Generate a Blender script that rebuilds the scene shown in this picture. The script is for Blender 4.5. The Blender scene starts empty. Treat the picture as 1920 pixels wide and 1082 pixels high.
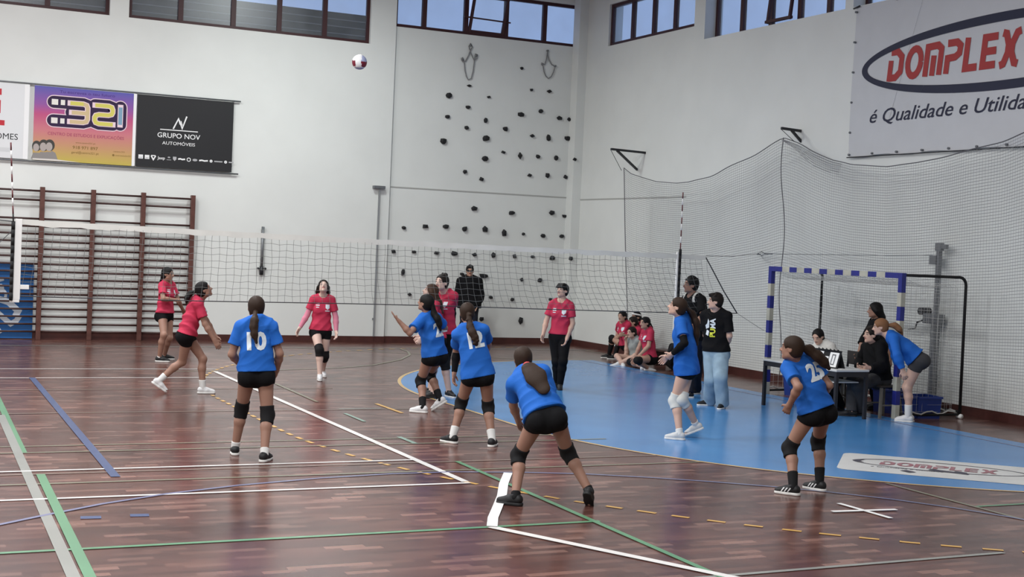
import bpy, bmesh, math, random
import numpy as np
from mathutils import Vector, Matrix
from mathutils.bvhtree import BVHTree

scene = bpy.context.scene
COL = scene.collection
random.seed(7)

# ------------------------------------------------------------------ camera
YAW, PITCH, ROLL = 0.445033, 0.029916, 0.043502
_F = Vector((math.sin(YAW)*math.cos(PITCH), math.cos(YAW)*math.cos(PITCH), -math.sin(PITCH)))
_R0 = Vector((math.cos(YAW), -math.sin(YAW), 0))
_U0 = _R0.cross(_F)
_R = math.cos(ROLL)*_R0 + math.sin(ROLL)*_U0
_U = -math.sin(ROLL)*_R0 + math.cos(ROLL)*_U0
cam_data = bpy.data.cameras.new('camera')
cam_data.sensor_fit = 'HORIZONTAL'; cam_data.sensor_width = 36.0
cam_data.lens = 36.0*2562.06/1920.0
cam_data.clip_end = 200
cam = bpy.data.objects.new('camera', cam_data); COL.objects.link(cam)
M = Matrix((( _R[0], _U[0], -_F[0], -13.348), (_R[1], _U[1], -_F[1], -16.677), (_R[2], _U[2], -_F[2], 2.199), (0, 0, 0, 1)))
cam.matrix_world = M
scene.camera = cam

# ------------------------------------------------------------------ world, lights, exposure
world = bpy.data.worlds.new('dusk_sky'); scene.world = world; world.use_nodes = True
bg = world.node_tree.nodes['Background']
bg.inputs[0].default_value = (0.40, 0.52, 0.82, 1); bg.inputs[1].default_value = 1.0

def area(name, loc, sx, sy, power, color=(1, .97, .92), rot=(0, 0, 0)):
    l = bpy.data.lights.new(name, 'AREA'); l.shape = 'RECTANGLE'; l.size = sx; l.size_y = sy
    l.energy = power; l.color = color
    o = bpy.data.objects.new(name, l); COL.objects.link(o); o.location = loc; o.rotation_euler = rot
    return o
LAMP_P = 430
for lx in (-26, -18.5, -11.2):
    for ly in (-15, -8, -1, 5.5):
        area('ceiling_floodlight', (lx, ly, 8.15), 1.3, 1.3, LAMP_P, (.97, .985, 1.0))
area('ceiling_floodlight', (-5.2, -4.0, 8.1), 1.3, 1.3, 150, (.97, .985, 1.0))
area('ceiling_floodlight', (-5.6, 7.2, 8.0), 1.0, 1.0, 300, (.95, 1.0, .98))

scene.view_settings.view_transform = 'Standard'
scene.view_settings.look = 'None'
scene.view_settings.exposure = 0.0
scene.view_settings.gamma = 1.0
scene.view_settings.use_curve_mapping = False

# ------------------------------------------------------------------ materials
MATS = {}
def mat(name, color, rough=.6, spec=.4, metal=0., bump=0., bscale=60., vary=0., vscale=3., coat=0.):
    if name in MATS: return MATS[name]
    m = bpy.data.materials.new(name); m.use_nodes = True
    nt = m.node_tree; b = nt.nodes['Principled BSDF']
    b.inputs['Base Color'].default_value = (*color, 1)
    b.inputs['Roughness'].default_value = rough
    b.inputs['Specular IOR Level'].default_value = spec
    b.inputs['Metallic'].default_value = metal
    if coat: b.inputs['Coat Weight'].default_value = coat
    if bump or vary:
        tc = nt.nodes.new('ShaderNodeTexCoord')
    if bump:
        n = nt.nodes.new('ShaderNodeTexNoise'); n.inputs['Scale'].default_value = bscale; n.inputs['Detail'].default_value = 3
        nt.links.new(tc.outputs['Object'], n.inputs['Vector'])
        bp = nt.nodes.new('ShaderNodeBump'); bp.inputs['Strength'].default_value = bump; bp.inputs['Distance'].default_value = .01
        nt.links.new(n.outputs[0], bp.inputs['Height']); nt.links.new(bp.outputs[0], b.inputs['Normal'])
    if vary:
        n = nt.nodes.new('ShaderNodeTexNoise'); n.inputs['Scale'].default_value = vscale; n.inputs['Detail'].default_value = 5
        nt.links.new(tc.outputs['Object'], n.inputs['Vector'])
        r = nt.nodes.new('ShaderNodeValToRGB')
        r.color_ramp.elements[0].position = .3; r.color_ramp.elements[1].position = .7
        r.color_ramp.elements[0].color = (*[c*(1-vary) for c in color], 1)
        r.color_ramp.elements[1].color = (*[min(1, c*(1+vary)) for c in color], 1)
        nt.links.new(n.outputs[0], r.inputs[0]); nt.links.new(r.outputs[0], b.inputs['Base Color'])
    MATS[name] = m
    return m

wall_m = mat('wall_paint', (.72, .735, .71), .85, .2, vary=.035, vscale=.9, bump=.05, bscale=25)
ceil_m = mat('ceiling_paint', (.70, .70, .68), .9, .2)
base_m = mat('skirting_wood', (.070, .022, .018), .45, .4, vary=.2, vscale=6)
frame_m = mat('window_frame_paint', (.045, .012, .014), .5, .4)
steel_m = mat('grey_steel', (.20, .21, .22), .4, .5, .6)
dark_m = mat('dark_metal', (.018, .018, .022), .45, .4)
black_m = mat('black_rubber', (.012, .012, .013), .7, .3)
white_m = mat('white_plastic', (.82, .82, .80), .5, .4)
wood_m = mat('red_brown_wood', (.105, .043, .034), .4, .4, vary=.25, vscale=8)
wood_dark_m = mat('dark_rung_wood', (.050, .022, .019), .4, .4, vary=.2, vscale=8)

def glass_material():
    m = bpy.data.materials.new('window_glass'); m.use_nodes = True; nt = m.node_tree
    nt.nodes.remove(nt.nodes['Principled BSDF'])
    t = nt.nodes.new('ShaderNodeBsdfTransparent'); t.inputs[0].default_value = (.86, .90, .93, 1)
    g = nt.nodes.new('ShaderNodeBsdfGlossy'); g.inputs['Roughness'].default_value = .35
    d = nt.nodes.new('ShaderNodeBsdfDiffuse'); d.inputs[0].default_value = (.55, .58, .62, 1)
    tc = nt.nodes.new('ShaderNodeTexCoord'); n = nt.nodes.new('ShaderNodeTexNoise'); n.inputs['Scale'].default_value = 1.6
    nt.links.new(tc.outputs['Object'], n.inputs['Vector'])
    mr = nt.nodes.new('ShaderNodeMapRange'); mr.inputs['From Min'].default_value = .3; mr.inputs['From Max'].default_value = .7
    mr.inputs['To Min'].default_value = .03; mr.inputs['To Max'].default_value = .10
    nt.links.new(n.outputs[0], mr.inputs['Value'])
    m1 = nt.nodes.new('ShaderNodeMixShader'); m1.inputs[0].default_value = .05
    nt.links.new(t.outputs[0], m1.inputs[1]); nt.links.new(g.outputs[0], m1.inputs[2])
    m2 = nt.nodes.new('ShaderNodeMixShader')
    nt.links.new(mr.outputs[0], m2.inputs[0]); nt.links.new(m1.outputs[0], m2.inputs[1]); nt.links.new(d.outputs[0], m2.inputs[2])
    nt.links.new(m2.outputs[0], nt.nodes['Material Output'].inputs[0])
    return m
glass_m = glass_material()

def parquet_material():
    m = bpy.data.materials.new('parquet_floor'); m.use_nodes = True; nt = m.node_tree; L = nt.links
    b = nt.nodes['Principled BSDF']
    tc = nt.nodes.new('ShaderNodeTexCoord')
    mp = nt.nodes.new('ShaderNodeMapping'); mp.inputs['Rotation'].default_value = (0, 0, 0)
    L.new(tc.outputs['Object'], mp.inputs['Vector'])
    sx = nt.nodes.new('ShaderNodeSeparateXYZ'); L.new(mp.outputs[0], sx.inputs[0])
    def mth(op, a_, b_=None):
        k = nt.nodes.new('ShaderNodeMath'); k.operation = op
        for i_, v_ in enumerate((a_, b_)):
            if v_ is None: continue
            if isinstance(v_, (int, float)): k.inputs[i_].default_value = v_
            else: L.new(v_, k.inputs[i_])
        return k.outputs[0]
    def strips(w, h, off):      # one random value per wooden strip
        row = mth('FLOOR', mth('DIVIDE', sx.outputs[1], h))
        col = mth('FLOOR', mth('ADD', mth('DIVIDE', sx.outputs[0], w), mth('MULTIPLY', row, off)))
        cb = nt.nodes.new('ShaderNodeCombineXYZ'); L.new(col, cb.inputs[0]); L.new(row, cb.inputs[1])
        wn = nt.nodes.new('ShaderNodeTexWhiteNoise'); wn.noise_dimensions = '3D'; L.new(cb.outputs[0], wn.inputs['Vector'])
        return wn
    k1 = strips(.30, .075, .37); k2 = strips(.60, .30, .5)
    r1 = nt.nodes.new('ShaderNodeValToRGB'); e = r1.color_ramp.elements
    e[0].color = (.078, .033, .026, 1); e[1].position = .6; e[1].color = (.112, .049, .038, 1)
    x = e.new(.85); x.color = (.140, .066, .050, 1); x = e.new(.96); x.color = (.22, .118, .092, 1)
    L.new(k1.outputs['Value'], r1.inputs[0])
    n = nt.nodes.new('ShaderNodeTexNoise'); n.inputs['Scale'].default_value = .55; n.inputs['Detail'].default_value = 6
    L.new(tc.outputs['Object'], n.inputs['Vector'])
    r2 = nt.nodes.new('ShaderNodeValToRGB'); e = r2.color_ramp.elements
    e[0].position = .3; e[0].color = (.70, .70, .72, 1); e[1].position = .7; e[1].color = (1.25, 1.2, 1.2, 1)
    L.new(n.outputs[0], r2.inputs[0])
    mx = nt.nodes.new('ShaderNodeMix'); mx.data_type = 'RGBA'; mx.blend_type = 'MULTIPLY'; mx.inputs[0].default_value = 1
    L.new(r1.outputs[0], mx.inputs['A']); L.new(r2.outputs[0], mx.inputs['B'])
    r3 = nt.nodes.new('ShaderNodeValToRGB'); e = r3.color_ramp.elements
    e[0].color = (.88, .86, .86, 1); e[1].color = (1.12, 1.1, 1.1, 1)
    L.new(k2.outputs['Value'], r3.inputs[0])
    mx2 = nt.nodes.new('ShaderNodeMix'); mx2.data_type = 'RGBA'; mx2.blend_type = 'MULTIPLY'; mx2.inputs[0].default_value = 1
    L.new(mx.outputs['Result'], mx2.inputs['A']); L.new(r3.outputs[0], mx2.inputs['B'])
    L.new(mx2.outputs['Result'], b.inputs['Base Color'])
    n3 = nt.nodes.new('ShaderNodeTexNoise'); n3.inputs['Scale'].default_value = 2.5; n3.inputs['Detail'].default_value = 4
    L.new(tc.outputs['Object'], n3.inputs['Vector'])
    mr = nt.nodes.new('ShaderNodeMapRange'); mr.inputs['To Min'].default_value = .17; mr.inputs['To Max'].default_value = .29
    L.new(n3.outputs[0], mr.inputs['Value']); L.new(mr.outputs[0], b.inputs['Roughness'])
    b.inputs['Specular IOR Level'].default_value = .5
    bp = nt.nodes.new('ShaderNodeBump'); bp.inputs['Strength'].default_value = .10; bp.inputs['Distance'].default_value = .01
    L.new(n3.outputs[0], bp.inputs['Height']); L.new(bp.outputs[0], b.inputs['Normal'])
    return m
parquet_m = parquet_material()
def paint(name, c, rough=.3): return mat('floor_'+name, c, rough, .5, vary=.07, vscale=1.2)
blue_floor_m = paint('blue_paint', (.062, .235, .53), .22)
pl_white = paint('white_line', (.74, .72, .69)); pl_grey = paint('grey_line', (.27, .275, .25)); pl_faint = paint('faint_line', (.22, .16, .13))
pl_green = paint('green_line', (.11, .27, .145)); pl_blue = paint('blue_line', (.055, .085, .19)); pl_lblue = paint('pale_blue_line', (.17, .18, .30))
pl_yellow = paint('yellow_line', (.60, .40, .16)); pl_orange = paint('orange_dash', (.66, .38, .09)); pl_teal = paint('teal_line', (.22, .33, .27))
pl_faintg = paint('faint_green_line', (.21, .20, .14))

# ------------------------------------------------------------------ mesh helpers
class MB:
    """collects geometry for ONE mesh object with material slots"""
    def __init__(self): self.v = []; self.f = []; self.mi = []; self.mats = []; self.smooth = []
    def slot(self, m):
        if m not in self.mats: self.mats.append(m)
        return self.mats.index(m)
    def add(self, verts, faces, m, smooth=False):
        o = len(self.v); s = self.slot(m)
        self.v += [tuple(x) for x in verts]
        for f in faces: self.f.append(tuple(i+o for i in f)); self.mi.append(s); self.smooth.append(smooth)
    def box(self, lo, hi, m):
        x0, y0, z0 = lo; x1, y1, z1 = hi
        self.add([(x0,y0,z0),(x1,y0,z0),(x1,y1,z0),(x0,y1,z0),(x0,y0,z1),(x1,y0,z1),(x1,y1,z1),(x0,y1,z1)],
                 [(0,3,2,1),(4,5,6,7),(0,1,5,4),(1,2,6,5),(2,3,7,6),(3,0,4,7)], m)
    def obox(self, c, ax, half, m):
        """oriented box: centre, three unit axes, three half sizes"""
        c = Vector(c); vs = []
        for sz in (-1, 1):
            for sy in (-1, 1):
                for sx in (-1, 1):
                    vs.append(c + Vector(ax[0])*sx*half[0] + Vector(ax[1])*sy*half[1] + Vector(ax[2])*sz*half[2])
        self.add(vs, [(0,2,3,1),(4,5,7,6),(0,1,5,4),(1,3,7,5),(3,2,6,7),(2,0,4,6)], m)
    def tube(self, pts, r, m, n=8, caps=True, closed=False):
        pts = [Vector(p) for p in pts]; N = len(pts); rings = []
        up = None
        for i, p in enumerate(pts):
            if closed: t = pts[(i+1) % N]-pts[i-1]
            else: t = pts[min(i+1, N-1)]-pts[max(i-1, 0)]
            t.normalize()
            if up is None:
                up = Vector((0, 0, 1)) if abs(t.z) < .9 else Vector((1, 0, 0))
            a = t.cross(up)
            if a.length < 1e-5: a = t.cross(Vector((1, .3, 0)))
            a.normalize(); b = a.cross(t); b.normalize(); up = b
            rr = r[i] if isinstance(r, (list, tuple)) else r
            rings.append([p + a*rr*math.cos(2*math.pi*k/n) + b*rr*math.sin(2*math.pi*k/n) for k in range(n)])
        vs = [v for ring in rings for v in ring]; fs = []
        for i in range(N if closed else N-1):
            j = (i+1) % N
            for k in range(n):
                k2 = (k+1) % n
                fs.append((i*n+k, i*n+k2, j*n+k2, j*n+k))
        if caps and not closed:
            fs.append(tuple(reversed(range(n)))); fs.append(tuple((N-1)*n+k for k in range(n)))
        self.add(vs, fs, m, n > 4)
    def bar(self, a, b, w, d, m):
        """square bar from a to b, width w, depth d"""
        a = Vector(a); b = Vector(b); t = (b-a); L = t.length; t.normalize()
        up = Vector((0, 0, 1)) if abs(t.z) < .9 else Vector((0, 1, 0))
        x = t.cross(up).normalized(); y = x.cross(t).normalized()
        self.obox((a+b)/2, (x, y, t), (w/2, d/2, L/2), m)
    def poly(self, pts, m): self.add(pts, [tuple(range(len(pts)))], m)
    def build(self, name, parent=None, bevel=0, loc=None):
        me = bpy.data.meshes.new(name); me.from_pydata(self.v, [], self.f)
        for m in self.mats: me.materials.append(m)
        me.polygons.foreach_set('material_index', self.mi)
        me.polygons.foreach_set('use_smooth', self.smooth)
        if loc is not None: me.transform(Matrix.Translation(-Vector(loc)))
        me.update()
        o = bpy.data.objects.new(name, me); COL.objects.link(o)
        if loc is not None: o.location = loc
        if parent is not None:
            o.parent = parent; o.matrix_parent_inverse = parent.matrix_basis.inverted()
        if bevel:
            bv = o.modifiers.new('bevel', 'BEVEL'); bv.width = bevel; bv.segments = 2; bv.limit_method = 'ANGLE'
        return o

def tag(o, label, cat, group=None, kind=None):
    o['label'] = label; o['category'] = cat
    if group: o['group'] = group
    if kind: o['kind'] = kind
    return o
def thing(name, label, cat, loc=(0, 0, 0), group=None):
    o = bpy.data.objects.new(name, None); COL.objects.link(o); o.location = loc; o.empty_display_size = .1
    return tag(o, label, cat, group)
def struct(mb, name, parent=None, **k):
    o = mb.build(name, parent, **k)
    if parent is None: o['kind'] = 'structure'
    return o

class Plane2:
    """flat artwork on a surface: local (u, v) metres -> 3-D"""
    def __init__(self, o, u, v, mb):
        self.o = Vector(o); self.u = Vector(u); self.v = Vector(v); self.n = self.u.cross(self.v); self.mb = mb; self.warp = None; self.k = 0
    def P(self, x, y, l):
        w = self.warp(x, y) if self.warp else 0
        return self.o + self.u*x + self.v*y + self.n*(l*.0016+w)
    def poly(self, pts, m, l=1):
        self.k = (self.k+1) % 32   # overlapping pieces of one layer never share a plane
        self.mb.poly([self.P(x, y, l+self.k*.02) for x, y in pts], m)
    def rect(self, x0, y0, x1, y1, m, l=1): self.poly([(x0, y0), (x1, y0), (x1, y1), (x0, y1)], m, l)
    def ribbon(self, pts, w, m, l=1, closed=False, cap=False):
        n = len(pts); L = []; R = []
        for i in range(n):
            p = Vector(pts[i])
            if closed: a = Vector(pts[i-1]); b = Vector(pts[(i+1) % n])
            else: a = Vector(pts[max(i-1, 0)]); b = Vector(pts[min(i+1, n-1)])
            d1 = (p-a); d2 = (b-p)
            if d1.length < 1e-7: d1 = d2
            if d2.length < 1e-7: d2 = d1
            d1.normalize(); d2.normalize(); t = (d1+d2).normalized(); nn = Vector((-t.y, t.x))
            k = 1/max(.5, abs(nn.dot(Vector((-d1.y, d1.x)))))
            L.append(p+nn*w/2*k); R.append(p-nn*w/2*k)
        for i in range(n if closed else n-1):
            j = (i+1) % n
            self.poly([R[i], R[j], L[j], L[i]], m, l)
        if cap:
            for c in (pts[0], pts[-1]): self.disc(c[0], c[1], w/2, w/2, m, l)
    def disc(self, x, y, rx, ry, m, l=1, n=20):
        self.poly([(x+rx*math.cos(2*math.pi*i/n), y+ry*math.sin(2*math.pi*i/n)) for i in range(n)], m, l)
    def ring(self, x, y, rx, ry, w, m, l=1, n=72):
        o = [(x+rx*math.cos(2*math.pi*i/n), y+ry*math.sin(2*math.pi*i/n)) for i in range(n)]
        q = [(x+(rx-w)*math.cos(2*math.pi*i/n), y+(ry-w)*math.sin(2*math.pi*i/n)) for i in range(n)]
        for i in range(n):
            j = (i+1) % n
            self.poly([o[i], o[j], q[j], q[i]], m, l)
    def text(self, s, x, y, h, m, l=1, width=None, bold=0., shear=0., align='LEFT', split=0, rot=0.):
        V, Fc = text_mesh(s, bold, shear)
        xs = [p[0] for p in V]; ys = [p[1] for p in V]
        cap = .72
        sy = h/cap; sx = sy
        if width: sx = width/(max(xs)-min(xs))
        W = (max(xs)-min(xs))*sx; x0 = min(xs)*sx
        dx = {'LEFT': 0, 'CENTER': -W/2, 'RIGHT': -W}[align]
        cr, sr = math.cos(rot), math.sin(rot)
        pts = []
        for px, py in V:
            a = px*sx-x0+dx; b = py*sy
            pts.append(self.P(x+a*cr-b*sr, y+a*sr+b*cr, l))
        self.mb.add(pts, Fc, m)
_TXT = {}
def text_mesh(s, bold=0., shear=0.):
    key = (s, bold, shear)
    if key in _TXT: return _TXT[key]
    c = bpy.data.curves.new('lettering', 'FONT'); c.body = s; c.offset = bold; c.shear = shear; c.resolution_u = 3
    o = bpy.data.objects.new('lettering', c); COL.objects.link(o)
    dg = bpy.context.evaluated_depsgraph_get()
    me = bpy.data.meshes.new_from_object(o.evaluated_get(dg))
    V = [(v.co.x, v.co.y) for v in me.vertices]; Fc = [tuple(p.vertices) for p in me.polygons]
    bpy.data.objects.remove(o); bpy.data.curves.remove(c); bpy.data.meshes.remove(me)
    _TXT[key] = (V, Fc)
    return V, Fc
# ================================================================== SETTING
XR, YB, ZC = 1.6, 11.5, 8.3
# ---- floor with all its painted markings
fm = MB()
fm.box((-32, -24, -.2), (XR+.3, YB+.3, 0), parquet_m)
fp = Plane2((0, 0, 0), (1, 0, 0), (0, 1, 0), fm)
def arc_pts(r, a0, a1, cy, n=40):
    return [(r*math.cos(math.radians(a0+(a1-a0)*i/n)), cy+r*math.sin(math.radians(a0+(a1-a0)*i/n))) for i in range(n+1)]
goal_area = [(0, 7.5)] + arc_pts(6, 90, 180, 1.5) + arc_pts(6, 180, 270, -1.5)
goal_area = goal_area + [(0.02, -7.5), (0.02, 7.5)]
fp.poly(goal_area, blue_floor_m, 1)
fp.ribbon(arc_pts(5.97, 90, 180, 1.5, 60)+arc_pts(5.97, 180, 270, -1.5, 60), .055, pl_yellow, 2)
# nine metre line, dashes of 15 cm
path = arc_pts(8.97, 90, 180, 1.5, 900)+[(-8.97, 1.5-i*.016) for i in range(1, 187)]+arc_pts(8.97, 180, 270, -1.5, 900)
acc = 0.; cur = []
for a, b in zip(path, path[1:]):
    on = (acc % .31) < .16
    if on:
        cur = cur or [a]; cur.append(b)
    elif cur:
        if len(cur) > 1 and cur[0][0] < 0: fp.ribbon(cur, .05, pl_orange, 2)
        cur = []
    acc += math.dist(a, b)
def line(a, b, w, m, l=2): fp.ribbon([a, b], w, m, l)
line((-30, -3.81), (-8.2, -3.81), .05, pl_white, 3)
line((-30, -5.16), (-8.2, -5.16), .055, pl_white, 3)
line((-8.17, 5.12), (-8.22, -5.1), .075, pl_white, 3)
line((-30, 5.5), (-8.06, 5.5), .05, pl_white, 3)
line((-30, 4.17), (-8.15, 4.17), .05, pl_white, 3)
line((-30, 2.65), (-7.0, 2.65), .05, pl_faint)
line((-30, .2), (-6.2, .2), .05, pl_faint)
line((-30, -2.34), (-5.7, -2.34), .045, pl_faintg)
line((-30, -2.75), (-5.4, -2.75), .05, pl_faintg)
line((-30, -3.98), (-5.45, -3.98), .045, pl_faint)
line((-30, -4.47), (-5.2, -4.47), .05, pl_faintg)
line((-30, -7.02), (-7.86, -7.02), .055, pl_green, 3)
line((-11.6, 6.0), (-11.88, -2.75), .075, pl_green, 3); line((-11.86, -4.0), (-12.2, -14), .075, pl_green, 4)
line((-11.84, .1), (-12.28, -14), .085, pl_grey, 3)
line((-7.83, -3.98), (-8.1, -14), .055, pl_green, 4)
line((-8.2, -8.9), (-5.3, -8.85), .05, pl_grey, 3)
line((-11.06, 4.2), (-11.25, -4.25), .085, pl_blue, 4)
line((-4.02, -6.02), (-4.12, -11), .045, pl_faintg, 3)
line((-4.02, -7.25), (1.2, -7.25), .045, pl_green, 3)
line((-6.99, .77), (-6.99, -.22), .055, pl_orange, 3)
line((-7.75, -.17), (-7.76, -.96), .05, pl_teal, 3); line((-7.8, -2.24), (-7.8, -2.77), .06, pl_teal, 3)
line((-7.68, 3.29), (-7.74, 1.03), .05, pl_faintg, 3); line((-7.68, .28), (-7.1, .29), .05, pl_grey, 3)
line((-30, 9.85), (1.5, 9.9), .07, pl_grey)
fp.ribbon([(-9, 5.1), (-7.1, 5.35), (-5.84, 5.76), (-5.08, 6.25), (-4.17, 7.31), (-3.57, 8.35), (-3.32, 9.09), (-3.21, 9.86)], .05, pl_faintg, 3)
line((-5.4, 9.8), (-1.2, 7.4), .05, pl_faintg); line((1.1, 9.8), (1.3, 6.5), .05, pl_faintg)
fp.ribbon([(-13.5, -6.75), (-12.38, -6.09), (-12.05, -5.83), (-11.55, -5.46), (-10.98, -5.14), (-10.3, -4.87), (-9.5, -4.66), (-8.75, -4.56), (-8.1, -4.57), (-7.41, -4.73), (-6.85, -4.93), (-6.3, -5.24), (-5.8, -5.58), (-5.36, -5.93), (-4.95, -6.33), (-4.59, -6.77), (-4.3, -7.25), (-4.1, -7.7), (-3.95, -8.2)], .045, pl_lblue, 3)
line((-11.79, -5.96), (-11.64, -5.98), .1, pl_blue); line((-11.42, -5.96), (-11.28, -5.98), .1, pl_blue)
line((-8.84, -7.02), (-7.86, -9.02), .085, pl_white, 4)
line((-.3, 7.4), (-.3, -7.4), .04, pl_lblue, 2)
floor = struct(fm, 'floor')

# ---- back wall with openings
wb = MB()
def wall_y(y0, y1, x0, x1, z0, z1): wb.box((x0, y0, z0), (x1, y1, z1), wall_m)
YL = 11.42
wall_y(YL, YL+.35, -32, -3.0, 0, 6.45)
wall_y(YL, YL+.35, -9.03, -8.66, 6.45, ZC); wall_y(YL, YL+.35, -3.58, -3.0, 6.45, ZC)
wall_y(YL, YL+.35, -15.0, -14.6, 6.45, ZC); wall_y(YL, YL+.35, -32, -20, 6.45, ZC)
wall_y(YB, YB+.27, -3.0, XR+.3, 0, 6.9); wall_y(YB, YB+.27, 1.70-.02, XR+.3, 6.9, ZC); wall_y(YB, YB+.27, -3.0, 1.70, 7.86, ZC)
wall_y(YL, YL+.35, -32, -3.0, 8.05, ZC)
wb.box((-2.95, YB-.012, 3.40), (1.38, YB, 3.425), mat('wall_seam_shadow', (.42, .42, .40), .9))  # seam strip, its darker grey paints in the shadow of the wall crack
struct(wb, 'wall_back')
cc = MB(); cc.box((1.38, 11.2, 0), (XR, YB, ZC), wall_m); struct(cc, 'trim_1')   # corner column
# ---- right wall
wr = MB()
def wall_x(x0, y0, y1, z0, z1): wr.box((x0, y0, z0), (XR+.35, y1, z1), wall_m)
wall_x(XR, 6.62, YB+.3, 0, 6.79); wall_x(XR, 10.22, YB+.3, 6.79, ZC); wall_x(XR, 6.62, 10.22, 7.72, ZC)
wall_x(XR-.06, -24, 6.62, 0, 6.47); wall_x(XR-.06, 6.24, 6.62, 6.47, ZC); wall_x(XR-.06, 1.74, 1.95, 6.47, ZC)
wall_x(XR, 6.6, 6.66, 6.79, ZC)
wall_x(XR-.06, -24, 1.74, 7.9, ZC); wall_x(XR-.06, 1.95, 6.24, 7.9, ZC); wall_x(XR-.06, -24, -3.2, 6.47, ZC)
wr.box((XR-.012, 6.62, 3.36), (XR, 11.2, 3.385), MATS['wall_seam_shadow'])  # seam strip continued, same painted crack shadow
struct(wr, 'wall_right')
w3 = MB(); w3.box((-32.3, -24, 0), (-32, YB, ZC), wall_m); struct(w3, 'wall_left')
w4 = MB(); w4.box((-32, -24.3, 0), (XR, -24, ZC), wall_m); struct(w4, 'wall_front')
cm = MB(); cm.box((-32.3, -24.3, ZC), (XR+.4, YB+.4, ZC+.2), ceil_m)
for x in (-24, -16, -8): cm.box((x-.15, -24, ZC-.35), (x+.15, YB, ZC), ceil_m)
struct(cm, 'ceiling')
# ---- skirting
b1 = MB(); b1.box((-32, YL-.03, 0), (-3.0, YL, .14), base_m); b1.box((-3.0, YB-.03, 0), (1.38, YB, .14), base_m)
b1.box((1.35, 11.17, 0), (1.38, YB-.03, .14), base_m); b1.box((1.35, 11.17, 0), (XR-.03, 11.2, .14), base_m)
struct(b1, 'baseboard_back')
b2 = MB(); b2.box((XR-.03, 6.62, 0), (XR, 11.17, .14), base_m); b2.box((XR-.09, -24, 0), (XR-.06, 6.62, .14), base_m)
struct(b2, 'baseboard_right')

# ---- windows
def window_back(name, x0, x1, z0, z1, mull, y, open_pane=None):
    f = MB(); t = .07
    f.box((x0, y-.03, z0), (x1, y+.05, z0+t), frame_m); f.box((x0, y-.03, z1-t), (x1, y+.05, z1), frame_m)
    for x in (x0, x1-t): f.box((x, y-.03, z0+t), (x+t, y+.05, z1-t), frame_m)
    for x in mull: f.box((x-.05, y-.035, z0+t), (x+.05, y+.05, z1-t), frame_m)
    w = struct(f, name)
    ed = [x0+t]+list(mull)+[x1-t]
    for i in range(len(ed)-1):
        a = ed[i]+(.05 if i else 0); b = ed[i+1]-(.05 if i < len(ed)-2 else 0)
        g = MB()
        if open_pane == i:
            k = MB()
            for (p, q) in (((a+.04, y-.26, z1-t-.03), (a+.04, y, z0+t)), ((b-.04, y-.26, z1-t-.03), (b-.04, y, z0+t)), ((a, y-.24, z1-t-.05), (b, y-.24, z1-t-.05)), ((a, y, z0+t+.03), (b, y, z0+t+.03))):
                k.bar(p, q, .06, .05, frame_m)
            k.bar((a-.12, y-.09, z0+.39), (b+.12, y-.09, z0+.37), .03, .03, frame_m)
            s = k.build('window_sash', w)
            g.add([(a+.04, y, z0+t), (b-.04, y, z0+t), (b-.04, y-.25, z1-t-.04), (a+.04, y-.25, z1-t-.04), (a+.04, y+.006, z0+t), (b-.04, y+.006, z0+t), (b-.04, y-.244, z1-t-.04), (a+.04, y-.244, z1-t-.04)],
                  [(0,1,2,3),(7,6,5,4),(0,4,5,1),(1,5,6,2),(2,6,7,3),(3,7,4,0)], glass_m)
            g.build('window_pane', s)
        else:
            g.box((a, y+.005, z0+t), (b, y+.011, z1-t), glass_m); g.build('window_pane', w)
    return w
window_back('window_1', -14.6, -9.03, 6.45, 8.05, [-13.4, -12.3, -11.25, -10.2], YL+.12)
window_back('window_2', -8.66, -3.58, 6.45, 8.05, [-7.62, -6.54, -5.57, -4.58], YL+.12)
window_back('window_3', -3.0, 1.68, 6.9, 7.86, [-2.3, -1.3, -.31, .66], YB+.08, open_pane=2)
def window_right(name, y0, y1, z0, z1, mull, x, open_pane=None):
    f = MB(); t = .07
    f.box((x-.03, y0, z0), (x+.05, y1, z0+t), frame_m); f.box((x-.03, y0, z1-t), (x+.05, y1, z1), frame_m)
    for y in (y0, y1-t): f.box((x-.03, y, z0+t), (x+.05, y+t, z1-t), frame_m)
    for y in mull: f.box((x-.03, y-.05, z0+t), (x+.05, y+.05, z1-t), frame_m)
    w = struct(f, name)
    ed = [y0+t]+sorted(mull)+[y1-t]
    for i in range(len(ed)-1):
        a = ed[i]+(.05 if i else 0); b = ed[i+1]-(.05 if i < len(ed)-2 else 0)
        g = MB(); g.box((x+.005, a, z0+t), (x+.011, b, z1-t), glass_m)
        if open_pane == i:
            k = MB(); k.bar((x-.02, a+.05, z1-t), (x-.16, a+.05, z0+t), .05, .05, frame_m); k.bar((x-.02, b-.05, z1-t), (x-.16, b-.05, z0+t), .05, .05, frame_m)
            k.bar((x-.16, a, z0+t+.03), (x-.16, b, z0+t+.03), .06, .05, frame_m); k.bar((x-.1, a, z0+.55), (x-.1, b, z0+.55), .03, .03, frame_m)
            k.build('window_sash', w)
        g.build('window_pane', w)
window_right('window_4', 6.66, 10.22, 6.79, 7.72, [7.55, 8.4, 9.28], XR+.08)
window_right('window_5', 1.95, 6.24, 6.47, 7.9, [2.72, 3.55, 4.42, 5.35], XR+.22, open_pane=2)
window_right('window_6', -3.2, 1.74, 6.47, 7.9, [.75, -.25, -1.25, -2.2], XR+.22)

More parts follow.
